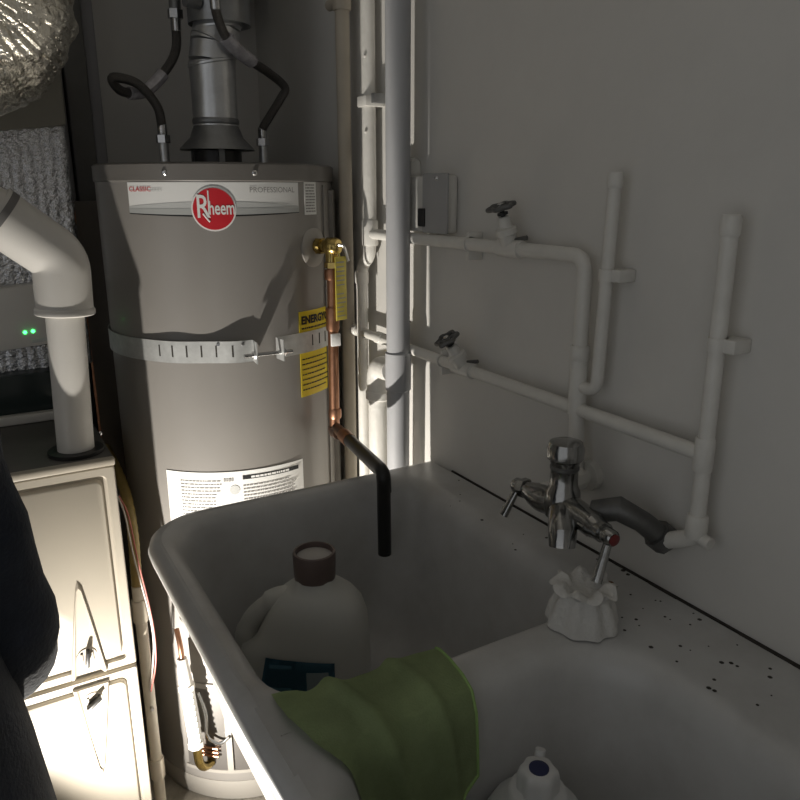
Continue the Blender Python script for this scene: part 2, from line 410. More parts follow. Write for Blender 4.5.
def printed(a0, a1, z0, z1, rows, fill=.8, off=.0024, parent=None, m=BLACKP, gap=.45, hh=None):
    bm = B()
    for i in range(rows):
        z = z1 - (z1 - z0) * (i + .5) / rows; h = (z1 - z0) / rows * gap / 2; a = a0
        end = a0 + (a1 - a0) * (fill + (1 - fill) * random.random())
        while a < end:
            w = random.uniform(.5, 2.2); e = min(a + w, end)
            s = sheet(a, e, z - h, z + h, off, 1, .0004); me = bpy.data.meshes.new('x'); s.to_mesh(me); s.free(); bm.from_mesh(me); bpy.data.meshes.remove(me)
            a = e + .35
    return hobj('print', bm, m, parent)
st = hobj('data_sticker', sheet(44.5, 53.5, 1.400, 1.466, .0015), WHITE, label='small white data sticker'); printed(45.2, 52.8, 1.404, 1.463, 10, m=GREYP, parent=st)
lab = hobj('warning_label', sheet(-32.5, 37, .70, .868, .0015), WHITE, label='wide white printed warning and rating label')
printed(-25, -5, .72, .852, 17, m=GREYP, parent=lab, gap=.32); printed(-4, 1, .846, .854, 1, m=GREYP, parent=lab, gap=.9); printed(5, 33, .72, .838, 15, m=GREYP, parent=lab, gap=.3)
hobj('print', sheet(5, 34, .8485, .8575, .0022), BLACKP, lab); printed(9, 29, .8505, .8555, 1, off=.0027, m=WHITE, parent=lab, gap=.9)
b = bdisc(.011, 1, .826, .0018); hobj('print', b, PALEGREY, lab)
eg = hobj('energy_sticker', sheet(38, 66, 1.01, 1.199, .0015), YELLOW, label='yellow energy sticker with black heading')
t = text_bm('ENERGYGUIDE', .0235, sx=.95, bold=.0011); hobj('lettering', bend(t, 39.2, 1.172, .0028), BLACKP, eg, label='black lettering ENERGYGUIDE', norm=False)
printed(39, 62, 1.02, 1.10, 7, parent=eg, gap=.22); printed(39.5, 62, 1.158, 1.166, 1, parent=eg, gap=.4)
# burner access opening at the foot
rec = hobj('burner_door', sheet(-35, 30, .095, .33, .003, 20, .003), mat('burner_door_grey', (.16, .15, .14), .4, .4), label='grey burner access door')
hobj('door_frame', sheet(-36.5, 31.5, .325, .338, .005, 20, .004), HEATBASE, rec); hobj('door_frame', sheet(-36.5, 31.5, .088, .097, .005, 20, .004), HEATBASE, rec)
b = B(); tube(b, [hp(-24, .32, .012), hp(-20, .27, .02), hp(-21, .2, .02), hp(-14, .185, .02), hp(-10, .2, .012)], .004, 8, .02); hobj('burner_tube', b, NICKEL, rec)
for k in range(3):
    b = B(); tube(b, [hp(-30, .165 - k * .011, .012), hp(-16, .165 - k * .011, .012)], .0035, 8); hobj('burner_tube', b, COPPER, rec)
b = sheet(-12, -9, .1, .325, .008, 2, .006); hobj('door_rib', b, HEATBASE, rec)
# relief valve
VA = 51; VZ = 1.335
vd = hp(VA, 0).normalized()
b = B(); lathe(b, [(.043, 0), (.043, .003), (.034, .008), (.02, .009)], hp(VA, VZ - .004, -.004), vd, seg=28); hobj('valve_plate', b, mat('plate_grey', (.36, .34, .31), .4))
b = B(); tube(b, [hp(VA, VZ, 0), hp(VA, VZ, .058)], .0135, 16); lathe(b, [(.0185, 0), (.0185, .012)], hp(VA, VZ, .010), vd, seg=6)
lathe(b, [(.016, 0), (.019, .004), (.019, .024), (.015, .03)], hp(VA, VZ, .032), vd, seg=18)
tube(b, [hp(VA, VZ, .045), hp(VA, VZ - .032, .045)], .0145, 14)
rv = hobj('relief_valve', b, BRASS, label='brass relief valve')
b = B(); tube(b, [hp(VA, VZ + .004, .060), hp(VA + 1, VZ + .002, .072), hp(VA + 2, VZ - .03, .078)], .006, 10, .008, sy=.6); hobj('lever', b, NICKEL, rv)

# ------------------------------------------------------------------ relief discharge pipe (copper turning to black, ends in the tub)
HM = WM[heater]
pc = HM @ hp(VA, VZ - .03, .045); PX, PY = pc.x, pc.y
dp = thing('discharge_pipe', (PX, PY, .75), 'copper discharge pipe turning black and bending down into the tub', 'pipe')
b = B(); tube(b, [(PX, PY, VZ - .026), (PX - .004, PY, .935)], .0115, 16); obj('copper_riser', b, COPPER, dp)
for z, h, r in ((1.265, .022, .0155), (1.155, .05, .0148), (.955, .022, .0145)):
    b = B(); lathe(b, [(r - .001, 0), (r, .004), (r, h - .004), (r - .001, h)], (PX - .002, PY, z), seg=16); obj('coupling', b, COPPER, dp)
b = B(); lathe(b, [(.0165, 0), (.0165, .012)], (PX, PY, VZ - .045), seg=6); obj('adapter_nut', b, BRASS, dp)
b = B(); box(b, (PX - .013, PY - .0145, 1.122), (PX + .010, PY - .009, 1.15), .002); obj('paper_sticker', b, WHITE, dp)
E0 = Vector((PX - .004, PY, .935)); E1 = Vector((.602, 1.09, .958))
b = B(); tube(b, [E0, E0 + Vector((0, 0, -.012)), E0 + (E1 - E0) * .12 + Vector((0, 0, -.006))], .0145, 16, .014); obj('elbow', b, mat('blackened_copper', (.09, .055, .04), .4, .7), dp)
b = B(); tube(b, [E0 + (E1 - E0) * .05, E0 + (E1 - E0) * .45], .0118, 16); obj('tarnished_pipe', b, mat('tarnished_copper', (.14, .08, .05), .38, .8), dp)
b = B(); tube(b, [E0 + (E1 - E0) * .22, E0 + (E1 - E0) * .36], .0148, 16); obj('coupling', b, COPPER, dp)
b = B(); tube(b, [E0 + (E1 - E0) * .36, E1, E1 + Vector((.004, .004, -.04))], .0135, 16, .02); obj('black_run', b, BLACKPIPE, dp)
b = B(); tube(b, [E1 + Vector((.001, .001, -.018)), E1 + Vector((.004, .004, -.166))], .0128, 16); obj('black_drop', b, BLACKPIPE, dp)
# tag on the valve
yt = thing('hang_tag', (PX + .02, PY - .02, 1.19), 'yellow printed warning tag hanging from the brass relief valve', 'tag')
Mt = Matrix.Translation((PX + .010, PY - .020, 1.180)) @ Matrix.Rotation(R_(22), 4, 'Z')
b = B(); box(b, (-.017, -.001, 0), (.017, .001, .135), .0005, Mt); obj('card', b, YELLOWTAG, yt)
b = B()
for k in range(13):
    if k == 6: continue
    box(b, (-.0135, -.0014, .008 + k * .0095), (.0135 - .008 * random.random(), -.0009, .0105 + k * .0095), 0, Mt)
obj('print', b, GREYP, yt)
b = B(); tube(b, [Mt @ Vector((0, 0, .13)), Mt @ Vector((0, .004, .145)), HM @ hp(VA, VZ, .05)], .0008, 6); obj('tie', b, YELLOWTAG, yt)

# ------------------------------------------------------------------ seismic strap
STZ = 1.132
strap = thing('seismic_strap', (HC[0], HC[1], STZ), 'slotted galvanised steel strap bolted around the water heater', 'strap', HROT)
def sobj(name, bm, m, parent=None, **k): return obj(name, bm, m, parent or strap, local=True, **k)
def stp(a, z, off): p = hp(a, z, off); return p
def strap_sheet(a0, a1, offf, h=.0225, th=.0015, n=None, zf=None):
    n = n or max(3, int(abs(a1 - a0) / 3)); bm = B(); q = []
    for i in range(n + 1):
        a = a0 + (a1 - a0) * i / n; o_ = offf(a); dz = zf(a) if zf else 0
        q.append([bm.verts.new(stp(a, s * h + dz, o_ + d)) for s, d in ((-1, 0), (1, 0), (1, th), (-1, th))])
    for s, t in zip(q, q[1:]):
        for k in range(4): bm.faces.new((s[k], s[(k + 1) % 4], t[(k + 1) % 4], t[k]))
    bm.faces.new(q[0]); bm.faces.new(q[-1][::-1]); return bm
wob = lambda a: .0035 + .010 * math.exp(-((a - 6) / 9) ** 2) + .004 * math.exp(-((a + 22) / 10) ** 2)
sobj('band', strap_sheet(-95, 13, wob), GALVSTRAP); sobj('band', strap_sheet(24, 110, lambda a: .0035 + .006 * math.exp(-((a - 24) / 6) ** 2)), GALVSTRAP)
sobj('band', strap_sheet(110, 265, lambda a: .0025), GALVSTRAP)
for (a, o0) in ((13, wob(13)), (24, .0095)):
    b = B(); Mz = Matrix.Rotation(R_(a), 4, 'Z'); box(b, (-.001, -(HR + o0 + .034), -.0225), (.001, -(HR + o0 - .001), .0225), 0, Mz); sobj('flange', b, GALVSTRAP)
Mb = Matrix.Rotation(R_(18.5), 4, 'Z')
b = B(); tube(b, [Mb @ Vector((-.052, -(HR + .028), -.006)), Mb @ Vector((.052, -(HR + .028), -.006))], .0042, 10); bolt = sobj('bolt', b, NICKEL)
for x in (-.034, .03):
    b = B(); lathe(b, [(.0085, 0), (.0085, .006)], Mb @ Vector((x, -(HR + .028), -.006)), Mb @ Vector((1, 0, 0)), seg=6); sobj('nut', b, NICKEL, bolt)
for k, a in enumerate((-29, -22.5, -16, -9.5, -3, 4, 30, 46, 51.5, 57)):
    b = strap_sheet(a - .35, a + .35, lambda q: (wob(q) if q < 20 else .0036) + .0012, .012, .0007, 2, lambda q: .002); sobj('slot', b, GRIME)
for a in (-2, 8.5):
    b = B(); lathe(b, [(.004, 0), (.003, .002)], stp(a, .016, wob(a) + .001), stp(a, 0, 0), seg=10); sobj('rivet', b, NICKEL)

# ------------------------------------------------------------------ flue and water connectors
FX, FY = .522, 1.70
flue = thing('flue_pipe', (FX, FY, 1.505), 'galvanised metal flue rising from the draft hood of the water heater', 'flue')
b = B(); lathe(b, [(.062, 0), (.062, .003), (.052, .004), (.052, .03), (.05, .03)], (FX, FY, 1.503), seg=36); obj('collar', b, BLACKPL, flue)
for k in range(3):
    a = R_(20 + 120 * k); b = B(); c = Vector((FX + .056 * math.cos(a), FY + .056 * math.sin(a), 1.503)); box(b, c - Vector((.006, .006, 0)), c + Vector((.006, .006, .045))); obj('bracket', b, DARKSTEEL, flue)
b = B(); lathe(b, [(.082, .0), (.080, .004), (.058, .026), (.053, .04), (.05, .046), (.049, .05)], (FX, FY, 1.535), seg=40); obj('draft_hood', b, DARKSTEEL, flue)
b = B(); lathe(b, [(.0485, 0), (.0485, .13)], (FX, FY, 1.57), seg=36); obj('pipe_section', b, GALV, flue)
b = B(); lathe(b, [(.0485, .0), (.0505, .003), (.0505, .010), (.0485, .013)], (FX, FY, 1.588), seg=36); obj('seam_ring', b, DARKSTEEL, flue)
gore = [Vector((FX, FY, 1.68)), Vector((FX, FY, 1.715)), Vector((FX + .006, FY, 1.75)), Vector((FX + .016, FY, 1.785)), Vector((FX + .022, FY, 1.83))]
for k in range(4):
    b = B(); tube(b, [gore[k], gore[k + 1]], .0495, 36); obj('elbow_gore', b, GALV, flue)
for k in (1, 2, 3):
    d = (gore[k + 1] - gore[k - 1]).normalized() + Vector((.35 * (1 if k == 2 else -.8), 0, 0)); d.normalize()
    b = B(); lathe(b, [(.0495, -.004), (.0525, -.002), (.0525, .002), (.0495, .004)], gore[k], d, seg=36); obj('seam_ring', b, GALV, flue)
top0 = Vector((FX + .022, FY, 1.79))
b = B(); lathe(b, [(.066, 0), (.066, .075), (.0675, .078), (.0675, .084), (.066, .087), (.066, .094), (.0675, .097), (.0675, .104), (.066, .107), (.066, .66)], top0, seg=40, cap=False); bmesh.ops.solidify(b, geom=b.faces[:], thickness=.0015); obj('upper_pipe', b, GALV, flue)
b = B(); tube(b, [top0 + Vector((-.055, -.04, .03)), top0 + Vector((-.085, -.05, .03))], .012, 12); obj('damper_knob', b, DARKSTEEL, flue)

def hose(name, pts, label, sleeve, group=None):
    P0 = Vector(pts[0]); t = thing(name, P0, label, 'water connector', group=group)
    b = B(); lathe(b, [(.020, 0), (.018, .003), (.0105, .004), (.0105, .045)], P0, seg=18); obj('nipple', b, GALV, t)
    b = B(); lathe(b, [(.0155, 0), (.0155, .016)], P0 + Vector((0, 0, .043)), seg=6); obj('nut', b, NICKEL, t)
    P1 = P0 + Vector((0, 0, .058)); b = B(); lathe(b, [(.0095, 0), (.0105, .004), (.0105, .022), (.0095, .026)], P1, seg=14); obj('ferrule', b, NICKEL, t)
    path = catmull([P1 + Vector((0, 0, .02))] + [Vector(p) for p in pts[1:]], 8)
    b = B(); tube(b, path, .0098, 14); obj('braided_hose', b, BRAID, t)
    E = path[-1]; d = (path[-1] - path[-4]).normalized()
    b = B(); lathe(b, [(.0095, -.02), (.0108, -.016), (.0108, .006)], E, d, seg=14); obj('ferrule', b, NICKEL, t)
    b = B(); lathe(b, [(.0165, 0), (.0165, .018)], E + d * .006, d, seg=6); obj('nut', b, NICKEL, t)
    b = B(); tube(b, [E + d * .02, E + d * .09], .0125, 14); obj('supply_stub', b, DARKSTEEL, t)
    a, e = sleeve; i0 = int(a * (len(path) - 1)); i1 = int(e * (len(path) - 1))
    b = B(); tube(b, path[i0:i1 + 1], .0165, 10, sy=.8); obj('plastic_wrap', b, CLEARTAG, t, label='crinkled clear plastic tag')
    return t
hose('water_connector', [(.415, 1.745, 1.507), (.405, 1.735, 1.625), (.365, 1.72, 1.665), (.315, 1.71, 1.672), (.335, 1.735, 1.65), (.385, 1.755, 1.655), (.435, 1.76, 1.70), (.462, 1.76, 1.745), (.466, 1.76, 1.80)], 'braided hose looping out on the side nearer the foil duct, above the water heater', (.56, .74))
hose('water_connector', [(.645, 1.745, 1.507), (.652, 1.74, 1.60), (.69, 1.735, 1.655), (.70, 1.73, 1.68), (.655, 1.71, 1.705), (.585, 1.66, 1.725), (.535, 1.625, 1.75), (.513, 1.615, 1.79), (.510, 1.615, 1.82)], 'braided hose crossing in front of the flue above the water heater', (.60, .78))

ASM = True
# ------------------------------------------------------------------ pipes in the lit corner and on the wall
PXW = .825
tan = thing('gas_pipe', (.815, 1.655, ZF), 'tan painted upright pipe close beside the water heater', 'pipe')
b = B(); tube(b, [(.815, 1.655, ZF), (.815, 1.655, ZT)], .0165, 16); obj('pipe', b, TANPIPE, tan)
b = B(); lathe(b, [(.0195, 0), (.021, .003), (.021, .04), (.0195, .043)], (.815, 1.655, 1.84), seg=16); obj('coupling', b, TANPIPE, tan)
b = B(); tube(b, [(.815, 1.655, 1.862), (.815, 1.72, 1.862)], .012, 12); obj('stub', b, TANPIPE, tan)

up = thing('water_pipe', (PXW, 1.55, 1.0), 'white painted upright water pipe with strap and offset near the grey vent pipe', 'pipe')
b = B(); tube(b, [(PXW, 1.55, ZT), (PXW, 1.55, 1.33)], .0155, 16); obj('pipe', b, PIPEPAINT, up)
b = B(); lathe(b, [(.0175, 0), (.019, .003), (.019, .055), (.0175, .058)], (PXW, 1.55, 1.325), seg=16); obj('tee', b, PIPEPAINT, up)
b = B(); tube(b, [(PXW, 1.55, 1.34), (PXW, 1.553, 1.30), (PXW, 1.592, 1.275), (PXW, 1.595, 1.22)], .0145, 14, .02); obj('offset', b, PIPEPAINT, up)
b = B(); tube(b, [(PXW, 1.595, 1.25), (PXW, 1.595, ZF)], .0135, 16); obj('pipe', b, PIPEPAINT, up)
for z in (1.262,):
    b = B(); lathe(b, [(.0155, 0), (.017, .003), (.017, .026), (.0155, .03)], (PXW, 1.595, z - .03), seg=14); obj('coupling', b, PIPEPAINT, up)
st_ = B(); box(st_, (PXW - .0185, 1.529, 1.628), (WX - .0005, 1.571, 1.650), .002); s1 = obj('strap', st_, PIPEPAINT, up)
b = B(); box(b, (PXW - .005, 1.515, 1.634), (WX - .0005, 1.529, 1.654), .001); obj('strap_ear', b, DARKSTEEL, s1)
for (y, z) in ((1.545, 1.73), (1.545, 1.575)):
    b = B(); lathe(b, [(.004, 0), (.002, .003)], (PXW - .014, y - .005, z), (-1, -.4, 0), seg=8); obj('paint_drip', b, PIPEPAINT, up)

vent = thing('vent_pipe', (.797, 1.372, ZF), 'thick grey vent pipe standing upright behind the tub', 'pipe')
b = B(); tube(b, [(.797, 1.372, ZF), (.797, 1.372, ZT)], .0255, 24); obj('pipe', b, GREYPIPE, vent)
b = B(); lathe(b, [(.0255, 0), (.0285, .002), (.0285, .085), (.0255, .088)], (.797, 1.372, 1.02), seg=24); obj('wye_hub', b, GREYPIPE, vent)
dr = thing('drain_pipe', (.805, 1.475, ZF), 'white painted drain pipe elbowing into the grey vent pipe', 'pipe')
b = B(); tube(b, [(.805, 1.478, ZF), (.805, 1.478, 1.0)], .0245, 20); obj('pipe', b, PIPEPAINT, dr)
b = B(); tube(b, [(.805, 1.478, .985), (.805, 1.478, 1.053), (.800, 1.40, 1.058)], .0275, 20, .045); obj('elbow', b, PIPEPAINT, dr)
b = B(); lathe(b, [(.0275, 0), (.0305, .003), (.0305, .02), (.0275, .023)], (.805, 1.478, .972), seg=20); obj('hub_ring', b, PIPEPAINT, dr)
slim = thing('conduit', (.836, 1.432, ZF), 'slim cream painted conduit between the two drain pipes', 'pipe')
b = B(); tube(b, [(.842, 1.437, ZF), (.842, 1.437, ZT)], .008, 10); obj('pipe', b, PIPEPAINT, slim)

upper = thing('water_pipe', (PXW, 1.0, 1.352), 'upper painted water pipe along the wall with an upright capped stub', 'pipe')
r1 = .0118
b = B(); tube(b, [(PXW, 1.55, 1.352), (PXW, .845, 1.352), (PXW, .845, 1.20)], r1, 14, .03); obj('pipe', b, PIPEPAINT, upper)
b = B(); lathe(b, [(.0135, 0), (.0155, .003), (.0155, .022), (.0135, .025)], (PXW, .845, 1.188), seg=14); obj('coupling', b, PIPEPAINT, upper)
b = B(); tube(b, [(PXW, .845, 1.19), (PXW, .843, 1.10)], .0145, 14); obj('tee', b, PIPEPAINT, upper)
b = B(); tube(b, [(PXW, .842, 1.11), (PXW, .835, .995), (.85, .832, .993)], r1 + .001, 14, .02); obj('drop', b, PIPEPAINT, upper)
b = B(); tube(b, [(PXW, .843, 1.147), (PXW, .803, 1.147), (PXW, .800, 1.30), (PXW, .797, 1.474)], .0098, 14, .022); obj('air_chamber', b, PIPEPAINT, upper)
b = B(); lathe(b, [(.0105, 0), (.0115, .003), (.0115, .018), (.010, .022)], (PXW, .797, 1.453), seg=14); obj('cap', b, PIPEPAINT, upper)
def pipe_strap(parent, y, z, vertical=True):
    b = B()
    if vertical:
        tube(b, [(PXW, y, z - .009), (PXW, y, z + .009)], .0130, 14); box(b, (PXW - .004, y - .028, z - .009), (WX - .0005, y, z + .009), .002)
    else:
        tube(b, [(PXW, y - .004, z), (PXW, y + .004, z)], .0145, 14); box(b, (PXW - .003, y - .005, z - .03), (WX - .0005, y + .005, z), .001); box(b, (PXW - .003, y - .004, z), (WX - .0005, y + .004, z + .022), .001)
    return obj('strap', b, PIPEPAINT, parent)
pipe_strap(upper, .798, 1.328)
pipe_strap(upper, 1.155, 1.352, False)

lower = thing('water_pipe', (PXW, 1.1, 1.108), 'lower painted water pipe along the wall ending at a tall capped upright', 'pipe')
b = B(); tube(b, [(WX - .001, 1.715, 1.113), (PXW, 1.715, 1.113), (PXW, .60, 1.107)], .0112, 14, .02); obj('pipe', b, PIPEPAINT, lower)
b = B(); tube(b, [(PXW, .600, 1.418), (PXW, .597, 1.00)], .0108, 14); obj('air_chamber', b, PIPEPAINT, lower)
b = B(); lathe(b, [(.012, 0), (.013, .003), (.013, .022), (.011, .026)], (PXW, .600, 1.395), seg=14); obj('cap', b, PIPEPAINT, lower)
b = B(); lathe(b, [(.012, 0), (.0135, .003), (.0135, .045), (.012, .048)], (PXW, .599, 1.083), seg=14); obj('tee', b, PIPEPAINT, lower)
b = B(); tube(b, [(PXW, .597, 1.02), (PXW, .597, .985), (PXW, .640, .962)], .0125, 14, .02); obj('elbow', b, PIPEPAINT, lower)
b = B(); lathe(b, [(.0135, 0), (.015, .003), (.015, .03), (.0135, .034)], (PXW, .597, .985), seg=14); obj('fitting', b, PIPEPAINT, lower)
b = B(); tube(b, [(PXW, .597, .988), (PXW, .572, .985)], .009, 12); obj('stub', b, PIPEPAINT, lower)
pipe_strap(lower, .5985, 1.258)
pipe_strap(lower, 1.24, 1.1105, False)
for y in (1.65, 1.52):
    b = B(); lathe(b, [(.0122, 0), (.0142, .002), (.0142, .028), (.0122, .03)], (PXW, y, 1.1125), (0, -1, 0), seg=14); obj('coupling', b, PIPEPAINT, lower)

def stop_valve(y, z, tilt, label):
    t = thing('stop_valve', (PXW, y, z), label, 'valve', group='stop valves on the wall pipes')
    d = Vector((-.30, .03, .95)) if tilt == 0 else Vector((-.52, .06, .83)); d.normalize(); c = Vector((PXW, y, z))
    b = B(); tube(b, [c + Vector((0, .03, 0)), c + Vector((0, -.03, 0))], .0155, 14); obj('body', b, PIPEPAINT, t)
    b = B(); lathe(b, [(.013, .0), (.0145, .012), (.0145, .024), (.0185, .026), (.0185, .036), (.012, .039), (.0115, .054), (.009, .057)], c, d, seg=14); obj('bonnet', b, PIPEPAINT, t)
    b = B(); tube(b, [c + d * .055, c + d * .074], .0045, 10); tube(b, [c + d * .060, c + d * .064], .0095, 12); obj('stem', b, BLACKPL, t)
    u, v = frame_for(d); h = B(); n = 48
    loops = []
    for i in range(n):
        a = 2 * math.pi * i / n; rr = .0205 + .0028 * math.cos(6 * a); ctr = c + d * .074 + (u * math.cos(a) + v * math.sin(a)) * rr
        rad = (u * math.cos(a) + v * math.sin(a)); loops.append([ctr + rad * (.0042 * math.cos(2 * math.pi * k / 8)) + d * (.0042 * math.sin(2 * math.pi * k / 8)) for k in range(8)])
    loops.append(loops[0]); ring_loft(h, loops, False, False)
    bmesh.ops.remove_doubles(h, verts=h.verts[:], dist=1e-5)
    for k in range(3):
        a = R_(60 * k); w = u * math.cos(a) + v * math.sin(a); tube(h, [c + d * .074 - w * .02, c + d * .074 + w * .02], .0032, 6)
    wheel = obj('handwheel', h, CASTMETAL, t)
    b = B(); lathe(b, [(.006, 0), (.006, .006), (.003, .008)], c + d * .073, d, seg=10); obj('screw', b, NICKEL, wheel)
    u2 = Vector((0, -1, -.05)); b = B(); tube(b, [c + Vector((-.004, 0, .012)), c + Vector((.008, -.034, .02))], .004, 8); obj('drain_screw', b, CASTMETAL, t)
    return t
stop_valve(1.030, 1.352, 0, 'small handwheel stop valve on the upper wall pipe')
stop_valve(1.160, 1.110, 1, 'small handwheel stop valve on the lower wall pipe')

# ------------------------------------------------------------------ junction box behind the vent pipe
jb = thing('junction_box', (.82, 1.32, 1.372), 'white painted wall box with ridged rounded end behind the grey vent pipe', 'wall box')
b = B(); box(b, (.826, 1.235, 1.366), (WX - .001, 1.40, 1.478), .006); obj('box', b, PIPEPAINT, jb)
b = B(); box(b, (.820, 1.225, 1.366), (.8265, 1.315, 1.482), .003); obj('cover', b, mat('cover_shade_grey', (.36, .36, .36), .5), jb)  # plate coloured grey for the shade on this end of the white box
b = B(); box(b, (.8175, 1.302, 1.378), (.8225, 1.328, 1.414), .002); obj('black_slot', b, BLACKPL, jb)
for z in (1.472,):
    b = B(); lathe(b, [(.005, 0), (.003, .003)], (.820, 1.262, z), (-1, 0, 0), seg=10); obj('screw', b, NICKEL, jb)
b = B(); loops = []
for k in range(23):
    y = 1.375 + .115 * k / 22; s = math.sqrt(max(.02, 1 - (k / 22) ** 2.4)); rr = 1 + .05 * (k % 2)
    loops.append(rrect(-.012 * s ** .3 * rr, .012, -.072 * s * rr, .072 * s * rr, .018 * s, 0, 4)); loops[-1] = [Vector((.842 + p.x, y, 1.44 + p.y)) for p in loops[-1]]
ring_loft(b, loops); obj('ridged_end', b, PIPEPAINT, jb)

# ------------------------------------------------------------------ faucet
fa = thing('wall_faucet', (.84, .745, .93), 'old chrome wall-mounted faucet with two lever handles above the tub divider', 'faucet')
fc = Vector((.742, .775, .988))
b = B(); lathe(b, [(.026, -.02), (.028, -.005), (.026, .02), (.0215, .03), (.0205, .062), (.0225, .066), (.0225, .072)], fc, seg=24); obj('body', b, CHROME, fa)
b = B(); lathe(b, [(.021, .068), (.0275, .073), (.0285, .088), (.025, .098), (.014, .102)], fc, seg=24); obj('bonnet_cap', b, CHROME, fa)
b = B(); lathe(b, [(.0205, .054), (.0222, .056), (.0222, .060), (.0205, .062)], fc, seg=24); obj('ring', b, CASTMETAL, fa)
yL = Vector((-.005, .092, -.006)); yR = Vector((-.012, -.100, -.006))
b = B(); tube(b, catmull([fc, fc + yL * .35 + Vector((0, 0, -.006)), fc + yL * .75 + Vector((0, 0, -.002)), fc + yL], 4), [.021] * 4 + [.022, .0225, .021, .019] + [.016, .0145, .0135, .013, .0125], 16); obj('arm', b, CHROME, fa)
b = B(); tube(b, catmull([fc, fc + yR * .4, fc + yR * .8, fc + yR], 4), [.021] * 5 + [.020, .019, .0185, .018] + [.0155] * 4, 16); obj('arm', b, CHROME, fa)
b = B(); lathe(b, [(.0195, 0), (.0195, .014)], fc + yR * .62, yR, seg=6); obj('packing_nut', b, CHROME, fa)
b = B(); lathe(b, [(.0165, 0), (.0165, .012)], fc + yL * .86, yL, seg=6); obj('packing_nut', b, CHROME, fa)
sd = Vector((-.62, -.72, -.28)).normalized()
b = B(); tube(b, [fc + Vector((0, 0, -.005)), fc + sd * .045, fc + sd * .066 + Vector((0, 0, -.004)), fc + sd * .072 + Vector((0, 0, -.020))], [.021, .0215, .021, .019], 18); obj('spout', b, CHROME, fa)
for (yy, dirn, c2, nm) in ((yL * 1.06, Vector((-.02, .012, -.052)), None, 'cold'), (yR * 1.12, Vector((-.030, -.010, -.058)), RED, 'hot')):
    h0 = fc + yy; ax = yy.normalized()
    b = B(); lathe(b, [(.0115, -.012), (.0125, -.008), (.0125, .006), (.010, .010)], h0, ax, seg=16); tube(b, [h0, h0 + dirn * .5, h0 + dirn], [.0066, .0072, .0084], 12, sy=.75)
    hh = obj('lever_handle', b, CHROME, fa)
    b = B(); lathe(b, [(.0085, .009), (.0085, .0115), (.005, .013)], h0, ax, seg=14); obj('index_button', b, mat('red_button', (.16, .02, .02), .4) if c2 else NICKEL, hh)
lp = [fc + Vector((.012, -.055, .004)), Vector((.772, .690, 1.004)), Vector((.800, .668, .985)), Vector((.836, .652, .952))]
b = B(); tube(b, lp, [.017, .019, .0165, .0175], 14, 0, sx=.95); leg = obj('supply_leg', b, CASTMETAL, fa)
b = B(); tube(b, [lp[2] + (lp[3] - lp[2]) * .55, lp[3]], .0225, 8); obj('union_nut', b, CASTMETAL, leg)
b = B(); tube(b, [fc + Vector((.0, .05, 0)), Vector((.775, .82, .992)), Vector((.815, .822, .994)), Vector((.853, .828, .994))], .0125, 12); leg = obj('supply_leg', b, PIPEPAINT, fa)
b = B(); tube(b, [(.80, .821, .993), (.826, .824, .994)], .0185, 8); obj('union_nut', b, PIPEPAINT, leg)
b = B(); tube(b, [(.838, .827, .994), (.8545, .828, .994)], .026, 18); obj('flange', b, PIPEPAINT, leg)

# ------------------------------------------------------------------ white ruffled rag on the divider
b = B(); n = 72; rows = []
prof = [(.050, .000), (.049, .005), (.044, .024), (.037, .040), (.034, .048), (.039, .054), (.045, .056), (.040, .060), (.028, .058), (.018, .048)]
for j, (r, z) in enumerate(prof):
    row = []
    for k in range(n):
        a = 2 * math.pi * k / n; amp = (.06 if j < 4 else .03) if j < 5 else .10
        rr = r * (1 + amp * math.sin(9 * a + .6 * math.sin(3 * a)) + .05 * noise.noise(Vector((math.cos(a) * 3, math.sin(a) * 3, z * 60))))
        row.append(Vector((.684 + rr * math.cos(a), .660 + rr * math.sin(a), SZ + .0015 + z + (.005 * math.sin(7 * a + 1) if j in (6, 7, 8) else 0))))
    rows.append(row)
ring_loft(b, rows, False, True)
tag(obj('rag', b, RAG, ang=70), 'ruffled white rag bunched upright on the tub divider below the faucet', 'rag')

# ------------------------------------------------------------------ green towel over the divider
def divider_path(s):
    """s 0..1 across the divider: far-basin side -> crest -> near-basin side; returns (y, z)"""
    pts = [(.735, .805), (.722, .84), (.710, .858), (.690, .8655), (.664, .867), (.638, .8655), (.618, .859), (.606, .838), (.600, .800), (.594, .76), (.588, .722), (.582, .684), (.576, .646)]
    q = s * (len(pts) - 1); i = min(int(q), len(pts) - 2); t = q - i
    return pts[i][0] * (1 - t) + pts[i + 1][0] * t, pts[i][1] * (1 - t) + pts[i + 1][1] * t
b = B(); NU, NV = 48, 60; grid = []
for i in range(NU + 1):
    u = i / NU; row = []
    for j in range(NV + 1):
        v = j / NV
        s0 = .10 + .11 * u; s1 = .97 - .22 * u
        s = s0 + (s1 - s0) * v; y, z = divider_path(min(max(s, 0), 1))
        x = .245 + .222 * u + .075 * max(0, v - .25) * (1 - u) - .012 * v * u
        ridge = .011 * math.exp(-((u - .32 - .10 * v) / .06) ** 2) + .008 * math.exp(-((u - .70 - .08 * v) / .05) ** 2)
        w = .003 * noise.noise(Vector((u * 4, v * 4, 1))) + .002 * math.sin(9 * u + 2 * v)
        off = .007 + w + ridge
        th = min(max((s - .12) / .5, 0), 1); dy, dz = math.cos(math.pi * (.12 + .76 * th)), math.sin(math.pi * (.12 + .76 * th))
        p = Vector((x, y + dy * off, z + dz * off)); hitp = TUB_BVH.ray_cast(Vector((p.x, p.y, 1.2)), Vector((0, 0, -1)))[0]
        if hitp is not None and p.z < hitp.z + off: p.z = hitp.z + off
        row.append(b.verts.new(p))
    grid.append(row)
for i in range(NU):
    for j in range(NV): b.faces.new((grid[i][j], grid[i + 1][j], grid[i + 1][j + 1], grid[i][j + 1]))
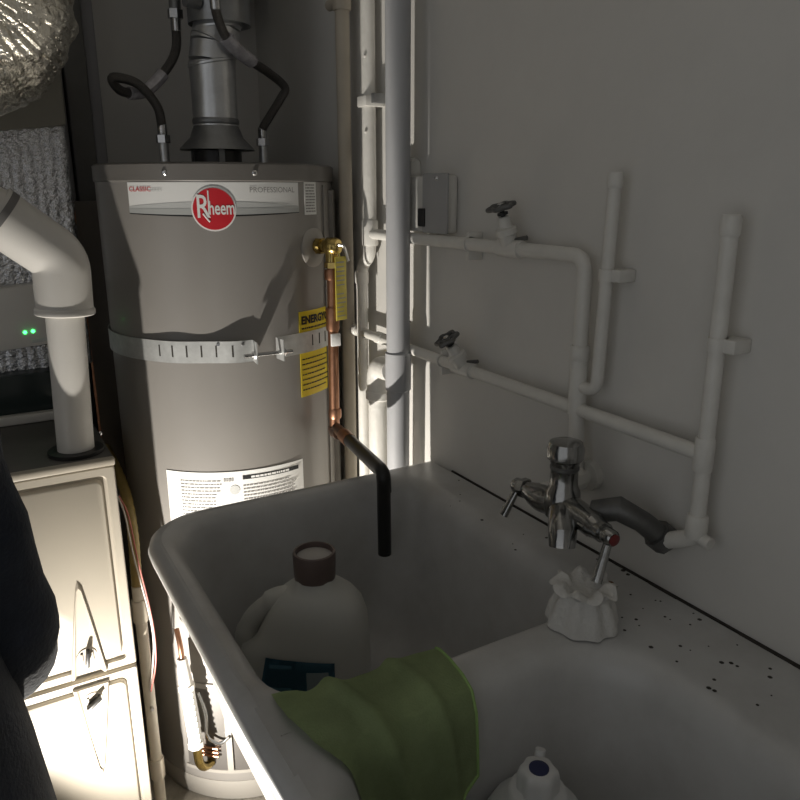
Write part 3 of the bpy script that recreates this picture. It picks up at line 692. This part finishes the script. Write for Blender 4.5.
EDGE = [r[-1].co.copy() for r in grid]; SIDE = [v.co.copy() for v in grid[-1]]
bmesh.ops.solidify(b, geom=b.faces[:], thickness=.0025)
towel = thing('towel', (.37, .66, SZ), 'green microfibre cloth draped over the tub divider', 'cloth')
obj('cloth', b, TOWEL, towel, ang=80)
hemm = mat('hem_green', (.30, .46, .16), .9)
b = B(); tube(b, EDGE, .0022, 6); obj('hem', b, hemm, towel); b = B(); tube(b, SIDE, .0022, 6); obj('hem', b, hemm, towel)

# ------------------------------------------------------------------ jugs in the tub
BZ = SZ - .3455
ASM = False
jug = thing('detergent_jug', REAL @ Vector((.440, 1.105, BZ)), 'large cream detergent jug with brown cap and teal label in the far basin', 'jug', R_(-31))
def jobj(name, bm, m, parent=None, **k): return obj(name, bm, m, parent or jug, local=True, **k)
def sup(cx, cy, a, bb, z, e=2.8, n=40):
    out = []
    for k in range(n):
        t = 2 * math.pi * k / n; c, s_ = math.cos(t), math.sin(t)
        out.append(Vector((cx + a * abs(c) ** (2 / e) * (1 if c >= 0 else -1), cy + bb * abs(s_) ** (2 / e) * (1 if s_ >= 0 else -1), z)))
    return out
b = B(); L = []
for z, cx, a, bb in ((0, .004, .096, .052), (.006, .004, .106, .062), (.03, .004, .110, .066), (.10, .004, .111, .066), (.135, .006, .108, .065), (.15, .018, .094, .064), (.18, .024, .086, .061), (.205, .026, .076, .056), (.222, .026, .062, .050), (.234, .025, .046, .042), (.242, .024, .034, .034), (.262, .024, .029, .029)):
    L.append(sup(cx, 0, a, bb, z))
ring_loft(b, L); jobj('bottle', b, JUG, ang=60)
b = B(); tube(b, catmull([(-.015, 0, .212), (-.045, 0, .205), (-.078, 0, .178), (-.095, 0, .145), (-.096, 0, .10)], 6), [.022] * 8 + [.018] * 9 + [.02] * 8, 14, sy=1.0); jobj('handle', b, JUG, ang=60)
b = B(); lathe(b, [(.034, .252), (.0345, .258), (.0355, .296), (.0345, .2985), (.031, .299), (.030, .286)], (.024, 0, 0), seg=36); cp = jobj('cap', b, JUGCAP, label='brown screw cap')
b = B(); lathe(b, [(.0305, .284), (.0300, .290), (.022, .2925)], (.024, 0, 0), seg=28); jobj('cap_centre', b, JUGINNER, cp)
for k in range(36):
    a = 2 * math.pi * k / 36
b = B(); pts = []
NXL, NZL = 16, 6
def jface(x, z):
    # front of the bottle at local x (superellipse), a=.111, b=.066
    a_, b_ = .111, .0664; t = min(abs((x - .004) / a_), .999); return -(b_ * (1 - t ** 2.8) ** (1 / 2.8)) - .0012
rowsL = []
for i in range(NXL + 1):
    rowsL.append([])
    for j in range(NZL + 1):
        u, v = i / NXL, j / NZL; x = -.052 + .112 * u - .022 * (1 - v) * (1 - u); z = .030 + .100 * v + .010 * (1 - u) * v
        rowsL[-1].append(b.verts.new((x, jface(x, z), z)))
for i in range(NXL):
    for j in range(NZL): b.faces.new((rowsL[i][j], rowsL[i + 1][j], rowsL[i + 1][j + 1], rowsL[i][j + 1]))
bmesh.ops.solidify(b, geom=b.faces[:], thickness=.0008)
lb = jobj('label', b, TEAL, label='teal blue label', ang=60)
def jpatch(x0, x1, z0, z1, m, off=.0012):
    bm = B(); n = 6; r = []
    for i in range(n + 1):
        x = x0 + (x1 - x0) * i / n; y = jface(x, 0) - off; r.append([bm.verts.new((x, y, z0)), bm.verts.new((x, y, z1)), bm.verts.new((x, y + .0006, z1)), bm.verts.new((x, y + .0006, z0))])
    for s_, t_ in zip(r, r[1:]):
        for k in range(4): bm.faces.new((s_[k], s_[(k + 1) % 4], t_[(k + 1) % 4], t_[k]))
    bm.faces.new(r[0]); bm.faces.new(r[-1][::-1]); jobj('label_patch', bm, m, lb)
LP = mat('label_pale', (.27, .33, .34), .5); LQ = mat('label_light_teal', (.09, .22, .30), .5)
jpatch(.014, .050, .072, .114, LP); jpatch(.014, .050, .052, .066, LQ); jpatch(-.046, -.010, .121, .128, LQ)
for k in range(4): jpatch(-.048, -.002 - .01 * (k % 2), .042 + k * .013, .046 + k * .013, LQ)

ASM = True
j2 = thing('bleach_jug', (.498, .530, BZ), 'white plastic jug with open navy spout in the near basin', 'jug', R_(-38))
b = B(); lathe(b, [(.060, 0), (.068, .006), (.070, .03), (.070, .17), (.066, .20), (.054, .225), (.042, .238), (.036, .245), (.034, .252), (.030, .254)], (0, 0, 0), seg=40); obj('bottle', b, JUGW, j2, local=True, ang=60)
b = B(); tube(b, catmull([(.0, -.028, .238), (.0, -.050, .232), (.0, -.066, .205), (.0, -.074, .17), (.0, -.070, .11)], 6), .013, 12, sx=1.25); obj('handle', b, JUGW, j2, local=True, ang=60)
b = B(); loops = []
for z, r in ((.248, .026), (.254, .0235), (.272, .0235), (.280, .0215), (.284, .0175)):
    loops.append([Vector((r * (1 + .07 * math.cos(6 * t)) * math.cos(t), r * (1 + .07 * math.cos(6 * t)) * math.sin(t), z)) for t in [2 * math.pi * k / 48 for k in range(48)]])
ring_loft(b, loops); sc = obj('spout_collar', b, JUGW, j2, local=True, ang=50)
b = B(); tube(b, [(.0, .018, .264), (.003, .0255, .288)], .0062, 12); obj('pour_tab', b, JUGW, sc, local=True)
b = B(); lathe(b, [(.0118, .280), (.0118, .2855), (.009, .2865)], (0, -.002, 0), seg=24); obj('spout_plug', b, NAVYCAP, sc, local=True, label='round navy spout plug')

ASM = False
# ------------------------------------------------------------------ furnace
FXL, FXR, FYF, FYB, FZ = -.17, .199, 1.452, 2.12, .945
fu = thing('furnace', ((FXL + FXR) / 2, (FYF + FYB) / 2, 0), 'beige upright furnace cabinet with two embossed front doors', 'furnace')
b = B(); box(b, (FXL, FYF + .012, 0), (FXR, FYB, FZ - .006), .004); obj('cabinet', b, FURN, fu)
b = B(); box(b, (FXL, FYF + .010, FZ - .0058), (FXR, FYB, FZ), .0015); obj('top_plate', b, FURNDARK, fu)
b = B(); box(b, (FXL, FYF - .004, FZ - .014), (FXR + .001, FYF + .014, FZ + .001), .003); obj('top_rail', b, FURN, fu)
def spike(xc, z0, z1, w, y):
    """raised tapered emboss on the door"""
    bm = B(); s = 1 if z1 > z0 else -1
    def loop(k, yy):
        pts = []
        for t in (0, .15, .35, .55, .75, .92): pts.append((xc - (w * (1 - t) ** .9) * k - .0015, z0 + (z1 - z0) * (t * (1 if k == 1 else .96) + (0 if k == 1 else .01))))
        pts.append((xc, z0 + (z1 - z0) * (1 if k == 1 else .93)))
        for t in (.92, .75, .55, .35, .15, 0): pts.append((xc + (w * (1 - t) ** .9) * k + .0015, z0 + (z1 - z0) * (t * (1 if k == 1 else .96) + (0 if k == 1 else .01))))
        return [Vector((x, yy, z)) for x, z in pts]
    ring_loft(bm, [loop(1, y), loop(.93, y - .006), loop(.80, y - .006), loop(.66, y - .0015)], False, True); return bm
KX = .104
for (z0, z1, kz, kdir, sp) in ((.482, FZ - .016, .530, 1, (.485, .705)), (.055, .474, .424, -1, (.462, .235))):
    b = B(); y = FYF
    lo = rrect(FXL + .002, FXR - .001, z0, z1, .006, 0, 3)
    def lp_(i, yy, r=.01): return [Vector((p.x, yy, p.y)) for p in rrect(FXL + .002 + i, FXR - .001 - i, z0 + i, z1 - i, r, 0, 4)]
    ring_loft(b, [lp_(0, y + .012, .004), lp_(0, y + .002, .004), lp_(.002, y, .004), lp_(.016, y, .012), lp_(.0185, y + .006, .012), lp_(.024, y + .0065, .014), lp_(.0275, y - .0005, .014), lp_(.030, y - .0015, .014)], True, True)
    d = obj('door', b, FURN, fu, ang=30)
    b = spike(KX, sp[0], sp[1], .034, y - .0015); obj('emboss', b, FURN, d, ang=30)
    b = B(); lathe(b, [(.021, 0), (.020, .003), (.017, .003)], (KX, y - .002, kz), (0, -1, 0), seg=28); ls = obj('latch_cup', b, mat('latch_grey', (.33, .30, .26), .45), d)
    b = B(); box(b, (-.0035, -.021, -.016), (.0035, -.003, .019), .002, Matrix.Translation((KX, y, kz)) @ Matrix.Rotation(R_(8 if kdir > 0 else 55), 4, 'Y')); obj('latch_knob', b, BLACKPL, ls)
    for s in (-1, 1):
        b = B(); box(b, (-.0025 + s * .010, -.008, -.011), (.0025 + s * .010, -.003, .011), .001, Matrix.Translation((KX, y, kz))); obj('grip', b, FURN, ls)
# bubble-foil plenum with mastic band, coil box
pl = thing('plenum', (.02, 1.98, 1.035), 'duct plenum wrapped in silver bubble foil standing on the furnace', 'duct')
b = B(); nx, nz = 130, 60; PXL, PXR, PYF, PYB = FXL, .226, 1.845, 2.13
def foil_sheet(p0, p1, nrm, z0, z1, nx):
    bm = B(); g = []; L_ = (p1 - p0).length
    for i in range(nx + 1):
        p = p0.lerp(p1, i / nx); s = L_ * i / nx; r = []
        for k in range(nz + 1):
            z = z0 + (z1 - z0) * k / nz
            d = .0045 * abs(math.sin(s * 2 * math.pi / .044)) + .0035 * noise.noise(Vector((s * 60, z * 28, 3))) + .002 * noise.noise(Vector((s * 140, z * 120, 9)))
            r.append(bm.verts.new(Vector((p.x, p.y, z)) + nrm * d))
        g.append(r)
    for i in range(nx):
        for k in range(nz): bm.faces.new((g[i][k], g[i + 1][k], g[i + 1][k + 1], g[i][k + 1]))
    return bm
obj('foil_front', foil_sheet(Vector((PXL, PYF, 0)), Vector((PXR, PYF, 0)), Vector((0, -1, 0)), 1.055, 1.60, 130), FOILW, pl, ang=35, norm=False)
obj('foil_side', foil_sheet(Vector((PXR, PYF, 0)), Vector((PXR, PYB, 0)), Vector((1, 0, 0)), 1.055, 1.60, 60), FOILW, pl, ang=35, norm=False)
b = B(); box(b, (PXL, PYF + .004, 1.055), (PXR - .004, PYB, 1.62)); obj('plenum_core', b, GALV, pl)
b = B(); box(b, (PXL - .004, PYF - .012, 1.555), (PXR + .008, PYB, 1.74), .012)
for v in b.verts:
    if v.co.z < 1.6: v.co.z += (v.co.x - PXL) * .12 - .02
obj('mastic_band', b, DUCTBAND, pl)
cb = thing('coil_box', (.02, 1.96, FZ), 'dark glossy box with pale lower ledge under the foil plenum', 'box')
b = B(); box(b, (FXL + .002, 1.80, FZ + .001), (.205, 2.115, 1.054), .006); obj('body', b, TEALBOX, cb)
b = B(); box(b, (FXL + .002, 1.775, FZ + .001), (.145, 1.80, FZ + .022), .004); obj('ledge', b, PVC, cb)
# control box with LEDs
ct = thing('control_box', (.085, 1.82, 1.115), 'small white control box with green lights on the foil plenum', 'control box')
Mc = Matrix.Translation((.085, 1.809, 1.115)) @ Matrix.Rotation(R_(-4), 4, 'Y')
b = B(); box(b, (-.05, -.02, 0), (.075, .024, .135), .005, Mc); obj('case', b, PVC, ct)
for k in range(2):
    b = B(); lathe(b, [(.0045, 0), (.003, .003)], Mc @ Vector((.010 + k * .016, -.019, .034)), (0, -1, 0), seg=10); obj('light', b, LED, ct, label='glowing green light')
b = B(); box(b, (.02, -.0215, .008), (.06, -.019, .016), .0005, Mc); obj('print', b, PALEGREY, ct)

# PVC exhaust pipe
pv = thing('pvc_vent', (.140, 1.522, FZ), 'white plastic vent pipe with angled elbow standing on the furnace', 'pipe')
p0 = Vector((.140, 1.524, FZ)); zt_ = 1.262
b = B(); lathe(b, [(.052, .0005), (.052, .008), (.042, .009)], p0, seg=28); obj('rubber_grommet', b, BLACKPL, pv)
b = B(); tube(b, [p0 + Vector((0, 0, .002)), p0 + Vector((.012, 0, zt_ - FZ))], .0345, 32); obj('pipe', b, PVC, pv)
e0 = p0 + Vector((.0115, 0, 1.222 - FZ)); dv = Vector((.04, 0, 1)).normalized(); d45 = Vector((-.74, -.05, .62)).normalized()
e1 = e0 + dv * .105
b = B(); tube(b, [e0, e0 + dv * .055, e1, e1 + d45 * .055, e1 + d45 * .135], .051, 32, .05); obj('elbow', b, PVC, pv)
b = B(); lathe(b, [(.051, 0), (.054, .002), (.054, .010), (.051, .014)], e0, dv, seg=32); obj('hub_lip', b, PVC, pv)
b = B(); tube(b, [e1 + d45 * .115, e1 + d45 * .128], .0525, 32); obj('joint_ring', b, mat('joint_seam_grey', (.16, .155, .15), .6), pv)  # dark grey ring marking the seam of the elbow
b = B(); tube(b, [e1 + d45 * .10, Vector((-.09, 1.50, 1.505)), Vector((-1.59, 1.45, 1.505))], .0495, 32, .06); obj('pipe', b, PVC, pv)
b = B(); lathe(b, [(.004, 0), (.003, .004)], (.193, 1.56, FZ + .02), (0, -.6, .8), seg=8); obj('screw', b, NICKEL, fu)

# foil elbow duct
fd = thing('foil_duct', (.06, 1.66, 1.60), 'fat crumpled silver foil duct bending above the furnace', 'duct')
path = catmull([(.10, 1.655, 2.449), (.10, 1.655, 2.2), (.10, 1.655, 2.0), (.10, 1.655, 1.82), (.088, 1.655, 1.752), (.03, 1.655, 1.722), (-.10, 1.655, 1.716), (-.35, 1.655, 1.715), (-.8, 1.655, 1.715), (-1.59, 1.655, 1.715)], 16)
b = B(); seg = 96; rings = []
u = Vector((0, -1, 0))
fine = []
for i in range(len(path) - 1):
    fine += [path[i].lerp(path[i + 1], t / 2) for t in range(2)]
fine.append(path[-1])
for i, p in enumerate(fine):
    d = (fine[min(i + 1, len(fine) - 1)] - fine[max(i - 1, 0)]).normalized(); v = d.cross(u).normalized(); s = i * .009
    r = []
    for k in range(seg):
        a = 2 * math.pi * k / seg; q = Vector((math.cos(a) * 2.4, math.sin(a) * 2.4, s * 16))
        rr = .148 + .007 * noise.noise(q) + .005 * noise.noise(q * 2.7) + .0035 * abs(noise.noise(q * 6.3)) + .003 * noise.noise(Vector((math.cos(a) * 1.5, math.sin(a) * 1.5, s * 90)))
        r.append(p + (u * math.cos(a) + v * math.sin(a)) * rr)
    rings.append(r)
ring_loft(b, rings); obj('foil_wrap', b, FOIL, fd, ang=28)

# brown panel behind the furnace, beside the heater
bp_ = thing('brown_panel', (.26, 2.0, 0), 'dark brown upright panel in the gap between furnace and water heater', 'panel')
b = B(); box(b, (.232, 1.90, 0), (.33, 1.925, 1.425), .003); obj('board', b, BROWN, bp_)
b = B(); box(b, (.2315, 1.893, 0), (.2365, 1.90, 1.42)); obj('edge_strip', b, COPPER, bp_)
b = B(); box(b, (.305, 1.893, 0), (.309, 1.90, 1.42)); obj('edge_strip', b, COPPER, bp_)

# pipes and wires beside the furnace
cd = thing('condensate_pipe', (.222, 1.50, 0), 'cream plastic condensate pipe beside the furnace door', 'pipe')
b = B(); tube(b, [(.224, 1.505, 0), (.224, 1.505, .63)], .0125, 14); obj('pipe', b, TANPIPE, cd)
b = B(); lathe(b, [(.0155, 0), (.0165, .002), (.0165, .05), (.0155, .053)], (.224, 1.505, .545), seg=14); obj('coupling', b, TANPIPE, cd)
b = B(); lathe(b, [(.0155, 0), (.0165, .002), (.0165, .05), (.0155, .053)], (.224, 1.505, .13), seg=14); obj('coupling', b, TANPIPE, cd)
b = B(); lathe(b, [(.004, 0), (.004, .012)], (.224, 1.494, .33), (0, -1, 0), seg=8); obj('screw', b, NICKEL, cd)
gl = thing('gas_flex_line', (.235, 1.56, .6), 'yellowish flexible gas line rising between furnace and tub', 'pipe')
gp = catmull([(.224, 1.507, .63), (.226, 1.512, .68), (.232, 1.54, .74), (.236, 1.60, .80), (.232, 1.68, .84), (.228, 1.78, .86)], 8)
b = B(); tube(b, gp, [.011 + .0012 * (i % 2) for i in range(len(gp))], 12); obj('hose', b, GASYEL, gl)
for (m_, nm, off, lab_) in ((WIREW, 'wire', .0, 'thin white wire hanging beside the furnace door'), (WIRER, 'wire', .006, 'thin dark red wire hanging beside the furnace door')):
    b = B(); tube(b, catmull([(.205 + off * .3, 1.50, .845), (.214 + off, 1.495, .80), (.222 + off, 1.49, .70), (.238 + off * .6, 1.488, .58), (.243 + off * .5, 1.49, .50), (.236 + off, 1.494, .43), (.222 + off * .5, 1.486, .375)], 6), .0018, 6); tag(obj(nm, b, m_), lab_, 'wire')

# gas connector in front of the heater foot
gc = thing('gas_connector', (.30, 1.47, 0), 'white sleeved gas connector with brass end at the foot of the water heater', 'pipe')
A = Vector((.300, 1.492, .43)); Bq = Vector((.310, 1.472, .205)); dd = (Bq - A).normalized()
b = B(); tube(b, [A + Vector((0, .03, .06)), A + Vector((0, .004, .03)), A], .006, 10, .02); obj('copper_tube', b, COPPER, gc)
b = B(); tube(b, [A, A + dd * .07], [.011, .016], 14); obj('sleeve_neck', b, PVC, gc)
b = B(); tube(b, [A + dd * .068, Bq], .0155, 16); sl = obj('sleeve', b, WHITE, gc)
b = B()
for k in range(9):
    c = A + dd * (.085 + .015 * k); box(b, c + Vector((-.009, -.0165, -.004)), c + Vector((.008, -.0145, .003)))
obj('print', b, PALEGREY, sl)
for t_ in (.066, .215):
    b = B(); tube(b, [A + dd * t_, A + dd * (t_ + .014)], .0185, 8); obj('nut', b, PVC, gc)
b = B(); tube(b, [Bq, Bq + Vector((.003, 0, -.055)), Bq + Vector((.02, .015, -.085)), Bq + Vector((.05, .04, -.09))], .0105, 12, .02); obj('brass_end', b, BRASS, gc)

# ------------------------------------------------------------------ person standing beside the furnace, navy work clothes
pe = thing('person', (-.23, .80, 0), 'person in navy work clothes standing at the furnace with elbow bent', 'person')
def skinned(name, verts, edges, root, m, parent, sub=2):
    me = bpy.data.meshes.new(name); me.from_pydata([v[:3] for v in verts], edges, []); o = bpy.data.objects.new(name, me); col.objects.link(o)
    o.modifiers.new('s', 'SKIN'); sk = me.skin_vertices[0].data
    for i, v in enumerate(verts):
        sk[i].radius = (v[3], v[4] if len(v) > 4 else v[3]); sk[i].use_root = (i == root)
    mm = o.modifiers.new('u', 'SUBSURF'); mm.levels = sub; mm.render_levels = sub
    dg = bpy.context.evaluated_depsgraph_get(); me2 = bpy.data.meshes.new_from_object(o.evaluated_get(dg)); bpy.data.objects.remove(o)
    bm = B(); bm.from_mesh(me2); bpy.data.meshes.remove(me2)
    return obj(name, bm, m, parent, ang=80)
px, py = -.205, .80
body = [(px, py, .95, .13, .11), (px, py - .005, 1.10, .125, .10), (px, py, 1.28, .12, .09), (px, py, 1.40, .07, .06), (px, py + .01, 1.50, .055), (px, py + .02, 1.58, .070, .08), (px, py + .025, 1.66, .082, .098), (px, py + .02, 1.72, .066, .08),
        (px + .125, py, 1.34, .045), (px + .178, py + .05, .97, .038), (px + .140, py + .25, .838, .028), (px + .135, py + .31, .825, .024, .034),
        (px - .13, py, 1.34, .045), (px - .19, py + .03, 1.03, .038), (px - .17, py + .215, .897, .028), (px - .165, py + .26, .885, .024, .034),
        (px + .09, py, .86, .088), (px + .10, py + .015, .48, .062), (px + .10, py - .02, .10, .042), (px + .105, py + .10, .035, .035),
        (px - .09, py, .86, .088), (px - .10, py + .015, .48, .062), (px - .10, py - .02, .10, .042), (px - .105, py + .10, .035, .035)]
ed = [(0, 1), (1, 2), (2, 3), (3, 4), (4, 5), (5, 6), (6, 7), (2, 8), (8, 9), (9, 10), (10, 11), (2, 12), (12, 13), (13, 14), (14, 15), (0, 16), (16, 17), (17, 18), (18, 19), (0, 20), (20, 21), (21, 22), (22, 23)]
n0 = len(body)
for hw, s in ((11, 1), (15, -1)):
    W = Vector(body[hw][:3])
    for k, (dx, ln) in enumerate(((-.027, .068), (-.009, .078), (.009, .074), (.026, .058))):
        i = len(body); body += [(W.x + dx * .8, W.y + .03, W.z - .004, .0095), (W.x + dx, W.y + .03 + ln * .5, W.z - .015, .0085), (W.x + dx, W.y + .03 + ln * .8, W.z - .045, .0075)]
        ed += [(hw, i), (i, i + 1), (i + 1, i + 2)]
    i = len(body); body += [(W.x - s * .03, W.y + .0, W.z - .01, .011), (W.x - s * .045, W.y + .035, W.z - .025, .0095)]; ed += [(hw, i), (i, i + 1)]
skinned('body', body, ed, 0, SKIN, pe)
b = B()
ring_loft(b, [sup(px, py + dy, a_, b_, z, 2.4, 36) for z, a_, b_, dy in ((.56, .212, .155, 0), (.565, .220, .160, 0), (.70, .218, .158, 0), (.85, .202, .149, 0), (.95, .188, .140, 0), (1.08, .168, .127, 0), (1.22, .178, .130, 0), (1.32, .182, .122, 0), (1.385, .158, .105, 0), (1.425, .105, .085, .002), (1.45, .074, .072, .004), (1.50, .066, .066, .008), (1.50, .060, .060, .008), (1.46, .060, .060, .008))])
def sleeve(pts, rad):
    P = catmull(pts, 6); n = len(P); rr = []
    for k in range(n):
        q = k / (n - 1) * (len(rad) - 1); i_ = min(int(q), len(rad) - 2); rr.append(rad[i_] + (rad[i_ + 1] - rad[i_]) * (q - i_))
    wr = [r + .0025 * math.sin(k * 1.9) for k, r in enumerate(rr)]
    tube(b, P, wr, 24)
sleeve([(px + .09, py, 1.385), (px + .128, py, 1.34), (px + .150, py + .02, 1.18), (px + .178, py + .05, .97), (px + .165, py + .13, .90), (px + .140, py + .235, .845)], [.05, .068, .064, .064, .056, .045])
sleeve([(px - .09, py, 1.385), (px - .135, py, 1.34), (px - .165, py + .01, 1.18), (px - .19, py + .03, 1.03), (px - .182, py + .10, .965), (px - .17, py + .20, .905)], [.05, .068, .064, .062, .055, .045])
obj('jacket', b, NAVY, pe, ang=70)
b = B()
for k, z in enumerate((.68, .79, .90, 1.01, 1.12, 1.23)): lathe(b, [(.008, 0), (.007, .003)], (px, py + {0: .153, 1: .149, 2: .142, 3: .133, 4: .126, 5: .128}[k], z), (0, 1, 0), seg=10)
obj('buttons', b, BLACKPL, pe)
tr = [(px, py, .92, .105, .10), (px + .09, py, .84, .100), (px + .10, py + .012, .48, .078), (px + .10, py - .015, .07, .066), (px - .09, py, .84, .100), (px - .10, py + .012, .48, .078), (px - .10, py - .015, .07, .066)]
skinned('trousers', tr, [(0, 1), (1, 2), (2, 3), (0, 4), (4, 5), (5, 6)], 0, NAVY, pe)
for s in (-1, 1):
    b = B(); L = []
    for (yy, w, h) in ((-.075, .03, .05), (-.06, .040, .075), (0, .044, .085), (.07, .046, .06), (.14, .048, .05), (.185, .036, .04), (.20, .02, .03)):
        L.append([Vector((px + s * .103 + w * math.cos(t), py + yy, .0 + h * max(0, math.sin(t)) ** .7 if math.sin(t) > 0 else .0)) for t in [2 * math.pi * k / 20 for k in range(20)]])
    ring_loft(b, L); obj('shoe', b, SHOE, pe, ang=60)
b = B(); bmesh.ops.create_icosphere(b, subdivisions=4, radius=1, matrix=Matrix.Translation((px, py + .008, 1.685)) @ Matrix.Diagonal((.092, .112, .100, 1)))
bmesh.ops.delete(b, geom=[v for v in b.verts if v.co.y > py + .06 and v.co.z < 1.735 or v.co.z < 1.60], context='VERTS')
for v in b.verts: v.co += v.normal * .004 * noise.noise(v.co * 60)
bmesh.ops.solidify(b, geom=b.faces[:], thickness=.012); obj('hair', b, HAIR, pe)
b = B(); tube(b, [(px, py + .115, 1.665), (px, py + .14, 1.625), (px, py + .118, 1.615)], [.008, .015, .010], 10); obj('nose', b, SKIN, pe)
for s in (-1, 1):
    b = B(); bmesh.ops.create_icosphere(b, subdivisions=2, radius=.012, matrix=Matrix.Translation((px + s * .034, py + .106, 1.66))); e = obj('eye', b, WHITE, pe)
    b = B(); bmesh.ops.create_icosphere(b, subdivisions=2, radius=.006, matrix=Matrix.Translation((px + s * .034, py + .1145, 1.66))); obj('pupil', b, BLACKPL, e)
    b = B(); bmesh.ops.create_icosphere(b, subdivisions=2, radius=1, matrix=Matrix.Translation((px + s * .084, py + .02, 1.645)) @ Matrix.Diagonal((.010, .018, .030, 1))); obj('ear', b, SKIN, pe)
b = B(); bmesh.ops.create_icosphere(b, subdivisions=2, radius=1, matrix=Matrix.Translation((px, py + .104, 1.578)) @ Matrix.Diagonal((.025, .010, .008, 1))); obj('mouth', b, mat('lips', (.40, .18, .15), .5), pe)

# ------------------------------------------------------------------ work light on the floor, below the picture
wl = thing('work_light', (LAMP.x, LAMP.y, 0), 'small floor-standing work light in front of the furnace', 'lamp')
b = B(); lathe(b, [(.055, 0), (.055, .008), (.02, .014)], (LAMP.x, LAMP.y, 0), seg=28); obj('base', b, BLACKPL, wl)
b = B(); tube(b, [(LAMP.x, LAMP.y, .01), (LAMP.x, LAMP.y, LAMP.z - .075), LAMP - LAMP_AIM * .05], .009, 14, .03); obj('stem', b, BLACKPL, wl)
b = B(); lathe(b, [(.010, -.062), (.026, -.05), (.032, -.012), (.030, -.011)], LAMP, LAMP_AIM, seg=24); obj('lamp_head', b, BLACKPL, wl)
b = B(); lathe(b, [(.029, -.0115), (.027, -.008), (.012, -.006)], LAMP, LAMP_AIM, seg=24); obj('lens', b, LENS, wl)
ld = bpy.data.lights.new('work_light_bulb', 'SPOT'); ld.energy = LAMP_W; ld.color = (1.0, .945, .86); ld.shadow_soft_size = .011; ld.spot_size = R_(172); ld.spot_blend = 1.0
lo_ = bpy.data.objects.new('work_light_bulb', ld); col.objects.link(lo_); lo_.parent = wl; lo_.location = (0, 0, LAMP.z); lo_.rotation_euler = LAMP_AIM.to_track_quat('-Z', 'Y').to_euler()
